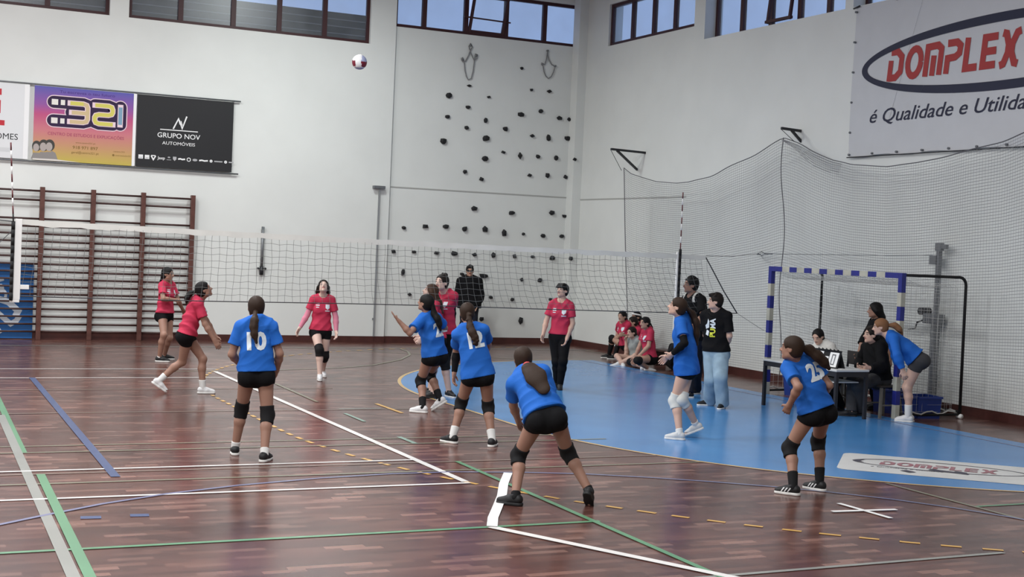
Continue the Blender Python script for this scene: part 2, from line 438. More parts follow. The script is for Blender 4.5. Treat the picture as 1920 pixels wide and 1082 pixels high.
# ---- what stands outside behind the left windows
nb = MB(); clad = mat('outside_cladding', (.060, .052, .046), .8, .2, vary=.2, vscale=1.2); cladl = mat('outside_batten', (.20, .185, .17), .8, .2)
nb.box((-19, 13.3, 5.0), (-2.6, 15, 7.36), clad)
for z in (6.70, 6.87, 7.03, 7.19): nb.box((-19, 13.27, z), (-2.6, 13.3, z+.022), cladl)
for x in (-15, -11.6, -8.3, -5.0): nb.box((x, 13.28, 5), (x+.05, 13.3, 7.36), clad)
tag(nb.build('neighbour_building'), 'brown clad building with pale battens outside the left windows', 'building')

# ================================================================== THINGS ON THE BACK WALL
# ---- banners on rails
BY = YL-.05
rail = MB()
def rails(z, name, lab):
    r = MB(); r.tube([(-16, BY-.01, z), (-6.36, BY-.01, z)], .016, steel_m, 8)
    for x in (-15.5, -10.45, -8.45, -6.5): r.tube([(x, BY-.01, z), (x, YL+.01, z)], .012, steel_m, 6)
    tag(r.build(name), lab, 'rail')
rails(4.965, 'banner_rail', 'thin grey rod along the top edge of the wall banners')
rails(3.47, 'banner_rail', 'thin grey rod along the bottom edge of the wall banners')
Z0, Z1 = 3.50, 4.94
def banner_mesh(x0, x1, m):
    b = MB(); b.box((x0, BY-.008, Z0), (x1, BY+.004, Z1), m)
    return b, Plane2((x0, BY-.008, Z0), (1, 0, 0), (0, 0, 1), b)
ban_white = mat('banner_white', (.70, .71, .72), .6, .3); ban_black = mat('banner_black', (.022, .022, .024), .55, .3)
ban_red = mat('banner_red', (.50, .03, .045), .6, .3); ink = mat('black_ink', (.015, .015, .018), .6, .3); ink_w = mat('white_ink', (.80, .80, .80), .6, .3)
ink_g = mat('grey_ink', (.42, .42, .43), .6, .3)
b, pl = banner_mesh(-13.4, -10.49, ban_white)
pl.text('GOMES', 2.72, .36, .12, ink, align='RIGHT')
for (x0, y0, x1, y1) in ((2.05, 1.2, 2.4, 1.32), (2.17, .85, 2.39, 1.1), (2.05, .62, 2.47, .72)): pl.rect(x0, y0, x1, y1, ban_red)
pl.rect(1.6, .62, 1.98, .72, ban_red); pl.rect(1.6, .72, 1.72, 1.32, ban_red); pl.rect(1.72, 1.2, 1.98, 1.32, ban_red)
pl.rect(1.9, .12, 2.6, .2, mat('pale_print', (.60, .61, .62), .6))
for x in (2.82,): pl.rect(x, 0, x+.09, 1.44, mat('white_hem', (.82, .82, .82), .6))
tag(b.build('wall_banner'), 'white banner with red letter and black lettering at the left edge of the wall', 'banner')
# gradient banner
def gradient_mat():
    m = bpy.data.materials.new('printed_gradient'); m.use_nodes = True; nt = m.node_tree; bs = nt.nodes['Principled BSDF']
    tc = nt.nodes.new('ShaderNodeTexCoord'); sp = nt.nodes.new('ShaderNodeSeparateXYZ'); nt.links.new(tc.outputs['Generated'], sp.inputs[0])
    r = nt.nodes.new('ShaderNodeValToRGB'); e = r.color_ramp.elements
    e[0].position = 0; e[0].color = (.50, .40, .07, 1); e[1].position = 1; e[1].color = (.09, .09, .38, 1)
    for p, c in ((.22, (.52, .27, .14)), (.42, (.55, .17, .20)), (.62, (.48, .07, .19)), (.76, (.26, .08, .32))):
        x = e.new(p); x.color = (*c, 1)
    nt.links.new(sp.outputs['Z'], r.inputs[0]); nt.links.new(r.outputs[0], bs.inputs['Base Color']); bs.inputs['Roughness'].default_value = .6
    return m
b, pl = banner_mesh(-10.40, -8.46, gradient_mat())
navy = mat('navy_print', (.028, .012, .05), .6, .3); pinkw = mat('pale_outline', (.78, .60, .66), .6, .3)
cy = mat('yellow_print', (.62, .56, .12), .6); cs = mat('sand_print', (.60, .46, .26), .6); cgb = mat('blue_grey_print', (.20, .34, .46), .6); cw = mat('cream_print', (.75, .72, .68), .6)
wine = mat('wine_print', (.36, .05, .12), .6); olive = mat('brown_print', (.22, .13, .03), .6); indigo = mat('indigo_print', (.07, .03, .22), .6)
pl.text('Tu escreves o teu futuro', .99, 1.335, .055, indigo, 1, width=1.05, align='CENTER', bold=.008)
S3 = [(.67, 1.15), (.92, 1.15), (.98, 1.13), (1.0, 1.08), (1.0, .86), (.98, .81), (.92, .79), (.67, .79)]; S3b = [(.70, .97), (1.0, .97)]
S2 = [(1.14, 1.15), (1.40, 1.15), (1.46, 1.13), (1.48, 1.08), (1.48, 1.03), (1.46, .99), (1.40, .97), (1.22, .97), (1.16, .95), (1.14, .91), (1.14, .85), (1.16, .81), (1.22, .79), (1.49, .79)]; S1 = [(1.63, 1.145), (1.63, .80)]
D1 = [(.36, 1.15), (.67, 1.15)]; D2 = [(.36, .79), (.67, .79)]
for w, m, l in ((.27, pinkw, 1), (.235, navy, 2)):
    for s in (S3, S3b, S2, S1, D1, D2): pl.ribbon(s, w, m, l, cap=True)
for s, m in ((S3, cs), (S3b, cs), (S2, cy), (S1, cgb)):
    pl.ribbon(s, .105, pinkw, 3)
    for c_ in (s[0], s[-1]): pl.rect(c_[0]-.052, c_[1]-.052, c_[0]+.052, c_[1]+.052, pinkw, 3)
for s, m in ((S3, cs), (S3b, cs), (S2, cy), (S1, cgb)):
    pl.ribbon(s, .075, m, 4)
pl.ribbon(S3[:2], .075, cy, 5)
for y in (1.15, .79):
    pl.rect(.32, y-.055, .44, y+.055, cw, 4); pl.rect(.49, y-.05, .57, y+.05, cw, 4)
pl.text('CENTRO DE ESTUDOS E EXPLICAÇÕES', .99, .505, .06, wine, 1, width=1.45, align='CENTER', bold=.008)
pl.text('www.centro321.pt', .98, .375, .03, olive, 1, width=.38, align='CENTER')
pl.text('918 971 897', .98, .265, .06, olive, 1, width=.48, align='CENTER', bold=.014)
pl.text('geral@centro321.pt', .98, .175, .045, olive, 1, width=.52, align='CENTER', bold=.004)
pl.text('centro.321', 1.52, .25, .03, olive, 1, width=.22); pl.disc(1.52, .19, .022, .022, olive); pl.text('centroestudos321', 1.56, .175, .03, olive, 1, width=.30)
hairk = mat('photo_dark', (.05, .045, .04), .6); facek = mat('photo_grey', (.40, .35, .33), .6); clothk = mat('photo_mid', (.25, .23, .22), .6)
for (x, y, r) in ((.07, .24, .09), (.20, .26, .1), (.31, .27, .1)):
    pl.disc(x, y+.03, r*.95, r*1.15, hairk, 1); pl.disc(x-.01, y, r*.62, r*.85, facek, 2); pl.poly([(x-.1, .02), (x+.12, .02), (x+.06, y-.1), (x-.06, y-.1)], clothk, 2)
pl.poly([(.36, .02), (.47, .02), (.42, .16), (.34, .2)], clothk, 2)
pl.poly([(0, 0), (.9, 0), (.42, .035), (0, .03)], mat('pale_swoosh', (.66, .62, .58), .6), 3)
for x in (1.86,): pl.rect(x+.02, 0, 1.94, 1.44, MATS['white_hem'], 3)
tag(b.build('wall_banner'), 'sunset coloured banner with big rounded numerals, between white and black banners', 'banner')
b, pl = banner_mesh(-8.44, -6.50, ban_black)
pl.ribbon([(.72, .80), (.82, 1.01), (.86, .90)], .03, ink_w); pl.ribbon([(.835, .98), (.90, .82), (.985, 1.07)], .03, ink_w); pl.ribbon([(.87, .97), (.90, .88)], .018, ink_w)
pl.rect(.46, .765, 1.22, .783, ink_w)
pl.text('GRUPO NOV', .84, .615, .10, ink_w, 1, width=.86, align='CENTER', bold=.007)
pl.text('AUTOMÓVEIS', .84, .475, .066, ink_w, 1, width=.66, align='CENTER', bold=.002)
x = .05
for kind, w in (('s', .09), ('s', .09), ('t', .09), ('w', .15), ('m', .09), ('h', .07), ('b', .14), ('o', .08), ('e', .1), ('b', .18), ('d', .06), ('l', .17), ('d', .06), ('l', .1)):
    c = x+w/2; y = .20
    if kind == 's': pl.rect(x, y-.04, x+w, y+.04, ink_w); pl.rect(x+.015, y-.022, x+w-.015, y-.01, ink_g, 2)
    elif kind == 't': pl.ribbon([(x, y+.03), (c, y-.045), (x+w, y+.03)], .025, ink_w); pl.rect(x, y+.025, x+w, y+.045, ink_w)
    elif kind == 'w': pl.text('Jeep', x, y-.03, .06, ink_w, 1, width=w, bold=.012)
    elif kind == 'm': pl.disc(c, y+.02, w*.3, .015, ink_g); pl.rect(x, y-.035, x+w, y-.025, ink_g)
    elif kind == 'h': pl.poly([(x, y+.04), (x+w, y+.04), (x+w, y-.01), (c, y-.045), (x, y-.01)], ink_g)
    elif kind == 'b': pl.ribbon([(x, y-.004), (x+w*.3, y+.006), (x+w*.6, y-.006), (x+w, y+.003)], .03, ink_w)
    elif kind == 'o': pl.ring(c, y, .042, .042, .015, ink_w, n=20)
    elif kind == 'e': pl.disc(c, y, .05, .025, ink_g)
    elif kind == 'd': pl.disc(c, y, .03, .03, ink_w); pl.disc(c, y, .012, .012, ink_g, 2)
    elif kind == 'l': pl.rect(x, y-.012, x+w, y+.012, ink_g)
    x += w+.035
tag(b.build('wall_banner'), 'black car dealer banner with thin white monogram and a row of small badges', 'banner')

# ---- wall bars
wb_root = thing('stall_bars', 'brown wooden wall bars with close horizontal rungs below the banners', 'wall bars', (-9.8, YL-.12, 0))
posts = [-12.2, -11.18, -10.20, -9.24, -8.27, -7.28]
for i, x in enumerate(posts):
    m = MB(); m.box((x-.045, YL-.15, 0), (x+.045, YL-.05, 2.98), wood_m)
    for z in (.5, 2.3): m.box((x-.03, YL-.05, z), (x+.03, YL, z+.06), wood_m)
    m.build('post', wb_root, bevel=.006)
zs = [.16+i*.1465 for i in range(16)]+[2.72, 2.90]
for x0, x1 in zip(posts, posts[1:]):
    for z in zs:
        zz = z
        m = MB(); off = .0 if z < 2.6 else -.03
        m.tube([(x0+.045, YL-.10+off, zz), (x1-.045, YL-.10+off, zz)], .02, wood_dark_m, 8); m.build('rung', wb_root)
# ---- blue crash mat behind the bars
mm = MB(); mat_blue = mat('mat_blue_vinyl', (.014, .10, .30), .5, .4, vary=.1)
mm.box((-12.9, YL-.045, .02), (-10.30, YL-.005, 1.46), mat_blue)
pp = Plane2((-12.9, YL-.045, 0), (1, 0, 0), (0, 0, 1), mm); pw = mat('mat_print', (.55, .60, .66), .6)
pp.ribbon([(1.6, .75), (1.9, .80), (2.15, .72), (2.33, .55), (2.28, .45)], .12, pw); pp.ribbon([(1.6, .42), (1.95, .52), (2.08, .40), (2.2, .30), (2.3, .36), (2.36, .46)], .10, pw)
pp.ribbon([(1.55, .2), (1.9, .25), (2.0, .1)], .14, pw); pp.disc(2.0, .98, .06, .09, pw); pp.ribbon([(1.85, 1.1), (2.05, 1.16)], .05, pw); pp.ring(2.02, .86, .1, .12, .05, pw, n=20)
tag(mm.build('gym_mat'), 'blue gym mat with pale curly lettering standing behind the wall bars', 'mat')

# ---- climbing holds
hold_m = mat('black_resin', (.014, .014, .016), .6, .35, bump=.3, bscale=40)
HOLDS = [(0.09, 6.28, 0.068, 0.061), (0.82, 5.82, 0.136, 0.074), (0.36, 5.81, 0.068, 0.062), (-1.19, 5.77, 0.106, 0.060), (-0.70, 5.56, 0.107, 0.061), (-1.67, 5.51, 0.132, 0.108), (0.62, 5.35, 0.095, 0.086), (-1.20, 5.29, 0.106, 0.072), (0.12, 5.23, 0.135, 0.098), (1.11, 5.23, 0.137, 0.087), (1.36, 5.22, 0.082, 0.087), (-1.68, 5.04, 0.105, 0.084), (-0.75, 5.03, 0.080, 0.109), (-0.26, 4.88, 0.107, 0.097), (-1.21, 4.83, 0.093, 0.084), (1.35, 4.78, 0.164, 0.100), (0.43, 4.77, 0.122, 0.086), (0.85, 4.76, 0.095, 0.136), (-0.73, 4.63, 0.146, 0.121), (-1.76, 4.49, 0.131, 0.131), (-0.28, 4.35, 0.120, 0.061), (0.60, 4.31, 0.095, 0.086), (1.07, 4.31, 0.095, 0.111), (0.14, 4.30, 0.108, 0.134), (1.40, 4.29, 0.095, 0.074), (-0.73, 4.18, 0.133, 0.109), (1.64, 4.04, 0.027, 0.087), (0.87, 3.89, 0.095, 0.099), (1.33, 3.89, 0.096, 0.099), (0.41, 3.87, 0.108, 0.086), (-1.21, 3.85, 0.092, 0.084), (-0.79, 3.71, 0.106, 0.084), (-0.95, 3.04, 0.145, 0.096), (1.02, 3.04, 0.136, 0.111), (0.00, 2.99, 0.147, 0.085), (1.36, 2.98, 0.135, 0.074), (-1.61, 2.60, 0.131, 0.083), (-2.10, 2.59, 0.130, 0.083), (-0.66, 2.59, 0.133, 0.121), (-1.16, 2.57, 0.119, 0.108), (-2.61, 2.53, 0.091, 0.071), (-0.18, 2.53, 0.107, 0.134), (0.31, 2.52, 0.067, 0.061), (1.30, 2.51, 0.095, 0.074), (0.82, 2.50, 0.108, 0.086), (1.69, 2.31, 0.068, 0.074), (-2.35, 2.01, 0.091, 0.059), (-1.81, 2.01, 0.118, 0.071), (-1.38, 2.01, 0.145, 0.096), (-0.42, 2.01, 0.093, 0.109), (0.58, 2.01, 0.108, 0.061), (-2.83, 2.00, 0.103, 0.082), (-0.89, 2.00, 0.119, 0.084), (0.11, 2.00, 0.080, 0.098), (1.08, 2.00, 0.122, 0.111), (1.41, 2.00, 0.095, 0.099), (1.83, 2.00, 0.082, 0.087), (1.70, 1.72, 0.027, 0.074), (-3.57, 1.56, 0.077, 0.093), (-3.15, 1.56, 0.051, 0.070), (-2.59, 1.55, 0.078, 0.130), (-1.17, 1.55, 0.105, 0.072), (-1.64, 1.54, 0.052, 0.071), (1.81, 1.54, 0.068, 0.087), (-0.64, 1.53, 0.199, 0.097), (0.79, 1.48, 0.108, 0.098), (0.32, 1.47, 0.081, 0.086), (1.68, 1.30, 0.054, 0.049), (-2.41, 1.07, 0.091, 0.071), (-0.44, 1.05, 0.080, 0.073), (1.08, 1.04, 0.082, 0.062), (0.10, 1.01, 0.080, 0.073), (-3.59, 0.99, 0.077, 0.082), (1.83, 0.57, 0.096, 0.087), (-0.65, 0.55, 0.106, 0.085), (0.34, 0.53, 0.094, 0.147)]
ORD = ['', 'first', 'second', 'third', 'fourth', 'fifth', 'sixth', 'seventh', 'eighth', 'ninth', 'tenth', 'eleventh', 'twelfth', 'thirteenth']
rows = []; last = None
for h in HOLDS:
    if last is None or last-h[1] > .08: rows.append([])
    rows[-1].append(h); last = h[1]
ntop = sum(1 for r in rows if r[0][1] > 3.41)
rnd = random.Random(3)
for ri, r in enumerate(rows):
    r.sort(key=lambda t: t[0])
    where = ('row from the top', ri+1) if ri < ntop else ('row below the wall seam', ri-ntop+1)
    for ci, (x, z, w, h) in enumerate(r):
        w *= 1.1; h *= 1.12
        y = YB if x < 1.37 else 11.2
        n = rnd.choice((5, 6, 7, 4)); a0 = rnd.random()*6.28; dep = .035+.3*min(w, h)
        sq = .8+.2*(n == 4)
        ring = []
        for k in range(n):
            a = a0+2*math.pi*k/n; rr = rnd.uniform(.82, 1.12)
            c, s = math.cos(a), math.sin(a); m_ = max(abs(c), abs(s)); f = 1/m_**.6
            ring.append((c*f*rr*w/2, s*f*rr*h/2))
        b = MB(); vs = []
        for (k, (d, sc)) in enumerate(((-.004, 1.0), (dep*.5, .98), (dep*.85, .78), (dep, .4))):
            for (px, pz) in ring: vs.append((x+px*sc, y-d, z+pz*sc - (.12*h if d > 0 else 0)*0))
        fs = []
        for lv in range(3):
            for k in range(n):
                k2 = (k+1) % n; fs.append((lv*n+k, lv*n+k2, (lv+1)*n+k2, (lv+1)*n+k))
        fs.append(tuple(3*n+k for k in range(n))); fs.append(tuple(reversed(range(n))))
        b.add(vs, fs, hold_m, False)
        o = b.build('climbing_hold', loc=(x, y, z))
        bv = o.modifiers.new('bevel', 'BEVEL'); bv.width = .003; bv.segments = 1
        size = 'wide' if w > 1.45*h else ('tall' if h > 1.3*w else ('small' if w < .08 else 'lumpy'))
        pos = 'only hold' if len(r) == 1 else ('leftmost' if ci == 0 else ('rightmost' if ci == len(r)-1 else ORD[ci+1]+' from the left'))
        if len(r) == 1: lab = '%s black climbing hold on the wall, alone in the %s %s' % (size, ORD[where[1]], where[0])
        else: lab = '%s black climbing hold, %s, in the %s %s' % (size, pos, ORD[where[1]], where[0])
        tag(o, lab, 'climbing hold', 'climbing holds on the back wall')

# ---- ropes painted grey hanging on the wall
rope_m = mat('grey_rope', (.24, .24, .245), .8, .2, bump=.4, bscale=120)
def rope(pts, lab, knots):
    m = MB(); P = [(x, YB-.03, z) for x, z in pts]
    m.tube(P, .012, rope_m, 6, closed=False); o = m.build('rope_loop')
    tag(o, lab, 'rope', None)
    for x, z in knots:
        k = MB(); k.tube([(x, YB-.001, z), (x, YB-.05, z)], .022, steel_m, 8); k.build('anchor_bolt', o)
rope([(-1.22, 6.56), (-1.25, 6.64), (-1.21, 6.71), (-1.16, 6.64), (-1.22, 6.52), (-1.25, 6.43), (-1.32, 6.30), (-1.39, 6.29), (-1.42, 6.36), (-1.39, 6.38), (-1.34, 6.25), (-1.32, 6.1), (-1.28, 5.97), (-1.23, 5.90), (-1.16, 5.93), (-1.12, 6.1), (-1.10, 6.34), (-1.04, 6.40), (-1.03, 6.48), (-1.08, 6.49), (-1.11, 6.34), (-1.17, 6.45), (-1.22, 6.54)],
     'grey rope loop with three eyes hanging on the wall, left of the two', [(-1.21, 6.66), (-1.39, 6.33), (-1.06, 6.45)])
rope([(.72, 6.74), (.71, 6.66), (.70, 6.56), (.66, 6.42), (.58, 6.45), (.62, 6.37), (.65, 6.25), (.70, 6.16), (.77, 6.11), (.84, 6.16), (.89, 6.27), (.92, 6.37), (.94, 6.41), (.84, 6.43), (.77, 6.52), (.73, 6.64), (.72, 6.75)],
     'grey rope loop hanging on the wall beside the corner, right of the two', [(.72, 6.74), (.60, 6.42), (.93, 6.41)])
# ---- steel fittings on the back wall
t = thing('wall_net_post', 'slim grey upright with a flat T shaped head against the back wall', 'post', (-3.26, YL-.06, 0))
m = MB(); m.box((-3.275, YL-.075, .14), (-3.245, YL-.045, 3.35), mat('pale_steel', (.34, .35, .36), .4, .5, .5)); m.build('upright', t)
m = MB(); m.box((-3.40, YL-.12, 3.35), (-3.14, YL-.0, 3.41), steel_m); m.build('head_plate', t, bevel=.006)
m = MB(); m.box((-3.285, YL-.045, 2.2), (-3.235, YL, 2.24), steel_m); m.box((-3.285, YL-.045, .5), (-3.235, YL, .54), steel_m); m.build('wall_clip', t)
t = thing('wall_bracket', 'dark steel bar with small winding handles hanging on the wall behind the net', 'bracket', (-5.79, YL-.05, 1.42))
m = MB(); m.tube([(-5.79, YL-.05, 1.48), (-5.79, YL-.05, 2.41)], .03, steel_m, 10); m.build('bar', t)
m = MB(); m.tube([(-5.79, YL-.05, 1.40), (-5.79, YL-.05, 1.58)], .042, dark_m, 10); m.build('foot', t)
for s in (-1, 1):
    m = MB(); m.tube([(-5.79, YL-.05, 1.53), (-5.79+s*.075, YL-.06, 1.535)], .012, dark_m, 6); m.tube([(-5.79+s*.075, YL-.09, 1.535), (-5.79+s*.075, YL-.03, 1.535)], .022, dark_m, 8); m.build('handle', t)
m = MB(); m.box((-5.81, YL-.05, 1.7), (-5.77, YL, 1.74), dark_m); m.box((-5.81, YL-.05, 2.3), (-5.77, YL, 2.34), dark_m); m.build('wall_plate', t)

# ================================================================== VOLLEYBALL NET
NY = 1.2; NXL, NXR = -11.62, -2.0
net_grey = mat('net_cord', (.17, .175, .17), .8, .2)
tape_m = mat('net_tape', (.70, .70, .66), .7, .2, vary=.06, vscale=4)
vn = thing('volleyball_net', 'long volleyball net with white top tape stretched across the court', 'net', (-6.8, NY, 1.33))
def ztop(x):
    u = (x-NXL)/(NXR-NXL); return 2.285-.075*u-.05*4*u*(1-u)*.35
def zbot(x):
    u = (x-NXL)/(NXR-NXL); return 1.335-.02*u-.008*math.sin(u*9)
def shear(x, v):   # cords lean away from the middle, v = 0 top .. 1 bottom
    u = (x-NXL)/(NXR-NXL); return v*v*(-.05+.48*u*u)*(1.0)
N = 97
m = MB()
for i in range(N+7):
    x = NXL+.02+i*.1
    pts = []
    for k in range(11):
        v = k/10; xs = x+shear(min(x, NXR), v)
        pts.append((xs+.006*math.sin(i*1.7+k), NY+.012*math.sin(x*2+k*.6), ztop(x)-.05-(ztop(x)-.05-zbot(x))*v))
    if x > -1.42: continue
    m.tube(pts, .0023, net_grey, 4, caps=False)
for j in range(1, 10):
    v = j/10; pts = []
    for i in range(0, N+4):
        x = NXL+.02+i*.1; xs = x+shear(min(x, NXR), v)
        if x > -1.5: break
        pts.append((xs, NY+.012*math.sin(x*2+j*.6), ztop(x)-.05-(ztop(x)-.05-zbot(x))*v+.008*math.sin(i*2.2+j)))
    m.tube(pts, .0023, net_grey, 4, caps=False)
m.build('mesh', vn)
m = MB(); xs = [NXL+i*(-1.52-NXL)/120 for i in range(121)]; vs = []; fs = []
for i, x in enumerate(xs):
    j = .006*math.sin(i*.9)+.004*math.sin(i*2.3)
    for (dy, dz) in ((-.012, 0), (-.012, -.072+j), (.012, -.072+j), (.012, 0)): vs.append((x, NY+dy, ztop(min(x, NXR+.6))+dz+.003*math.sin(i*1.1)))
for i in range(120):
    for k in range(4):
        k2 = (k+1) % 4; fs.append((i*4+k, i*4+k2, i*4+4+k2, i*4+4+k))
fs += [(3, 2, 1, 0), (480, 481, 482, 483)]
m.add(vs, fs, tape_m, False); m.build('top_tape', vn)
m = MB(); m.tube([(x+shear(min(x, NXR), 1), NY+.01*math.sin(x*3), zbot(x)) for x in [NXL+i*.15 for i in range(68)]]+[(-.88, NY, 1.32)], .007, mat('dark_cord', (.045, .045, .05), .7), 5); m.build('bottom_cord', vn)
m = MB(); m.tube([(-1.53, NY, 2.20), (-1.40, NY, 2.02), (-1.15, NY, 1.66), (-.88, NY, 1.32)], .009, MATS['dark_cord'], 6); m.build('side_cord', vn)
m = MB(); m.box((NXL-.025, NY-.02, 1.29), (NXL+.055, NY+.02, 2.29), white_m); m.box((NXL+.055, NY-.015, 1.42), (NXL+.16, NY+.01, 1.475), white_m)
m.box((NXL-.06, NY-.02, 1.255), (NXL+.05, NY+.015, 1.29), white_m); m.build('side_band', vn, bevel=.004)
m = MB(); m.box((NXR-.045, NY-.015, 1.30), (NXR-.015, NY+.015, 2.24), white_m); m.build('side_band', vn, bevel=.004)
ant_w = mat('antenna_white', (.75, .75, .75), .5); ant_d = mat('antenna_red', (.10, .012, .016), .5)
for x0, zb, zt, lean in ((NXL-.05, 1.28, 3.22, -.06), (NXR, 1.22, 3.16, .0)):
    m = MB(); n = 20
    for k in range(n):
        za = zb+(zt-zb)*k/n; zc = zb+(zt-zb)*(k+1)/n
        xa = x0+lean*max(0, (za-2.25)); xb = x0+lean*max(0, zc-2.25)
        m.tube([(xa, NY-.025, za), (xb, NY-.025, zc)], .009 if za > 2.2 else .022, (ant_d if k % 2 else ant_w) if za > 2.25 else black_m, 8)
    m.build('antenna', vn)
m = MB(); m.tube([(NXL, NY, 2.25), (-12.45, NY, 2.30)], .006, MATS['dark_cord'], 5); m.tube([(NXL, NY, 2.20), (-12.45, NY, 1.32)], .005, MATS['dark_cord'], 5); m.tube([(NXL, NY, 1.32), (-12.45, NY, 1.25)], .005, MATS['dark_cord'], 5)
m.build('tension_rope', vn)
t = thing('net_post', 'round steel post holding the left end of the volleyball net', 'post', (-12.48, NY, 0))
m = MB(); m.tube([(-12.48, NY, 0), (-12.48, NY, 2.45)], .045, steel_m, 14); m.build('upright', t)
m = MB(); m.box((NXR-.05, NY-.012, .93), (NXR-.015, NY+.004, 1.30), white_m); m.build('hanging_strap', vn)
m = MB(); m.tube([(-1.53, NY, 2.20), (-.2, 2.35, 2.215), (1.36, 3.88, 2.28)], .004, MATS['dark_cord'], 5); m.build('tension_rope', vn)
m = MB(); m.tube([(-.88, NY, 1.32), (.3, 2.45, 1.10), (1.4, 3.65, .91), (1.50, 3.74, .90)], .003, MATS['dark_cord'], 5); m.build('tension_rope', vn)

# ================================================================== SAFETY NET ON THE RIGHT
sn = thing('ball_stop_net', 'pale fine meshed ball stop net hanging in sags along the right wall', 'net', (1.2, 2, .2))
sn_m = mat('stop_net_twine', (.26, .265, .275), .85, .15)
TOP = [(8.0, 3.95), (7.75, 3.82), (7.4, 3.74), (6.8, 3.64), (6.2, 3.60), (5.7, 3.61), (5.1, 3.70), (4.5, 3.86), (3.9, 4.03), (3.4, 4.18), (3.0, 4.33), (2.55, 4.20), (2.1, 4.04), (1.67, 3.89), (1.12, 3.79), (.34, 3.73), (-.38, 3.76), (-1.27, 3.87), (-2.1, 4.00), (-2.6, 4.12), (-3.2, 4.35), (-4.0, 4.1), (-5.2, 3.8), (-6.5, 3.9)]
def topz(y):
    for (a, za), (b, zb_) in zip(TOP, TOP[1:]):
        if b <= y <= a: return za+(zb_-za)*(a-y)/(a-b)
    return TOP[-1][1]
def topx(y): return .9+.28*min(1, max(0, (8-y)/5))
def snet(y, v):
    z = topz(y)*(1-v)+.17*v
    x = topx(y)*(1-v)+min(1.32, topx(y)+.2)*v + .05*math.sin(y*2.1+v*2)*v*(1-v)*2+.03*math.sin(y*5.3)*(1-v)
    yy = y+.04*math.sin(v*7+y*3)*v*(1-v)
    if y > 7.6: yy = y-.55*(v**.7)*(y-7.0)*.25
    return (x, yy, z)
m = MB(); NV = 86; ys = [8.0-i*.12 for i in range(121)]
for j in range(1, NV):
    v = j/NV
    m.tube([snet(y, v) for y in ys], .0031, sn_m, 3, caps=False)
yv = 8.0
while yv > -6.4:
    m.tube([snet(yv, k/18) for k in range(19)], .0014, sn_m, 3, caps=False); yv -= .05
m.build('mesh', sn)
m = MB(); m.tube([snet(y, 0) for y in ys], .008, mat('net_border_rope', (.12, .12, .13), .8), 6); m.build('border_rope', sn)
m = MB(); m.tube([snet(8.0, k/24) for k in range(25)], .009, MATS['net_border_rope'], 6); m.build('border_rope', sn)
m = MB(); m.tube([snet(3.0+.05*math.sin(k*.5), k/24) for k in range(25)], .008, MATS['net_border_rope'], 6); m.build('hanging_rope', sn)
m = MB()
for j in range(6):
    m.tube([(snet(y, 0)[0]-.03-.01*j, y, topz(y)-.03-.035*j*min(1, (3-y))) for y in [2.95-.12*i for i in range(14)]], .004, sn_m, 4)
m.build('folded_edge', sn)
# brackets carrying it
def bracket(name, lab, tip, wy, z, wy2, z2, xs):
    t = thing('net_bracket', lab, 'bracket', (XR-.06, wy, z))
    m = MB(); m.bar((tip, wy, z+.02), (XR, wy, z), .045, .045, dark_m); m.build('arm', t)
    m = MB(); m.bar((xs, wy, z), (XR, wy2, z2), .04, .04, dark_m); m.build('strut', t)
    m = MB(); m.tube([(tip, wy, z), (snet(wy-.25, 0)[0], wy-.28, topz(wy-.3))], .006, dark_m, 5); m.build('hook_cord', t)
bracket('b', 'black triangular steel bracket near the corner above the ball stop net', .76, 8.39, 4.33, 8.70, 3.98, .91)
bracket('b', 'black steel bracket at the highest peak of the ball stop net', 1.12, 3.0, 4.47, 2.98, 4.24, 1.34)
# volleyball post parked at the wall with cable
t = thing('parked_net_post', 'square grey steel net post with a crank standing by the wall behind the goal', 'post', (1.38, -.74, 0))
m = MB(); m.box((1.33, -.81, 0), (1.43, -.71, 1.45), steel_m); m.box((1.345, -.79, 1.45), (1.415, -.73, 2.55), steel_m); m.build('upright', t, bevel=.005)
m = MB(); m.box((1.34, -.82, 2.43), (1.42, -.70, 2.55), steel_m); m.box((1.35, -.92, 2.46), (1.41, -.80, 2.53), steel_m); m.build('head', t, bevel=.005)
m = MB(); m.box((1.33, -.74, 2.22), (1.43, -.60, 2.36), steel_m); m.build('guide', t, bevel=.005)
m = MB(); m.box((1.30, -.86, 1.32), (1.46, -.56, 1.47), steel_m); m.tube([(1.28, -.52, 1.50), (1.46, -.52, 1.50)], .06, dark_m, 10); m.tube([(1.36, -.56, 1.38), (1.36, -.38, 1.32), (1.36, -.34, 1.22), (1.36, -.20, 1.20)], .014, dark_m, 6); m.build('winch', t)
m = MB(); m.box((1.2, -.95, 0), (1.5, -.55, .03), dark_m); m.build('base_plate', t)
m = MB(); m.tube([(1.38, -.62, 2.36), (1.36, .4, 2.33), (1.35, 3.4, 2.29)], .005, steel_m, 5); m.tube([(1.35, 3.4, 2.29), (1.35, 3.62, 2.285)], .014, steel_m, 6)
m.tube([(1.35, 3.62, 2.285), (1.35, 3.72, 2.32), (1.35, 3.82, 2.285), (1.35, 3.72, 2.25), (1.35, 3.62, 2.285)], .008, steel_m, 6); m.tube([(1.35, 3.82, 2.285), (1.42, 3.95, 2.27), (1.52, 4.0, 2.27)], .014, steel_m, 6)
tag(m.build('tension_cable'), 'thin steel cable with a hook running along the wall from the grey post', 'cable')

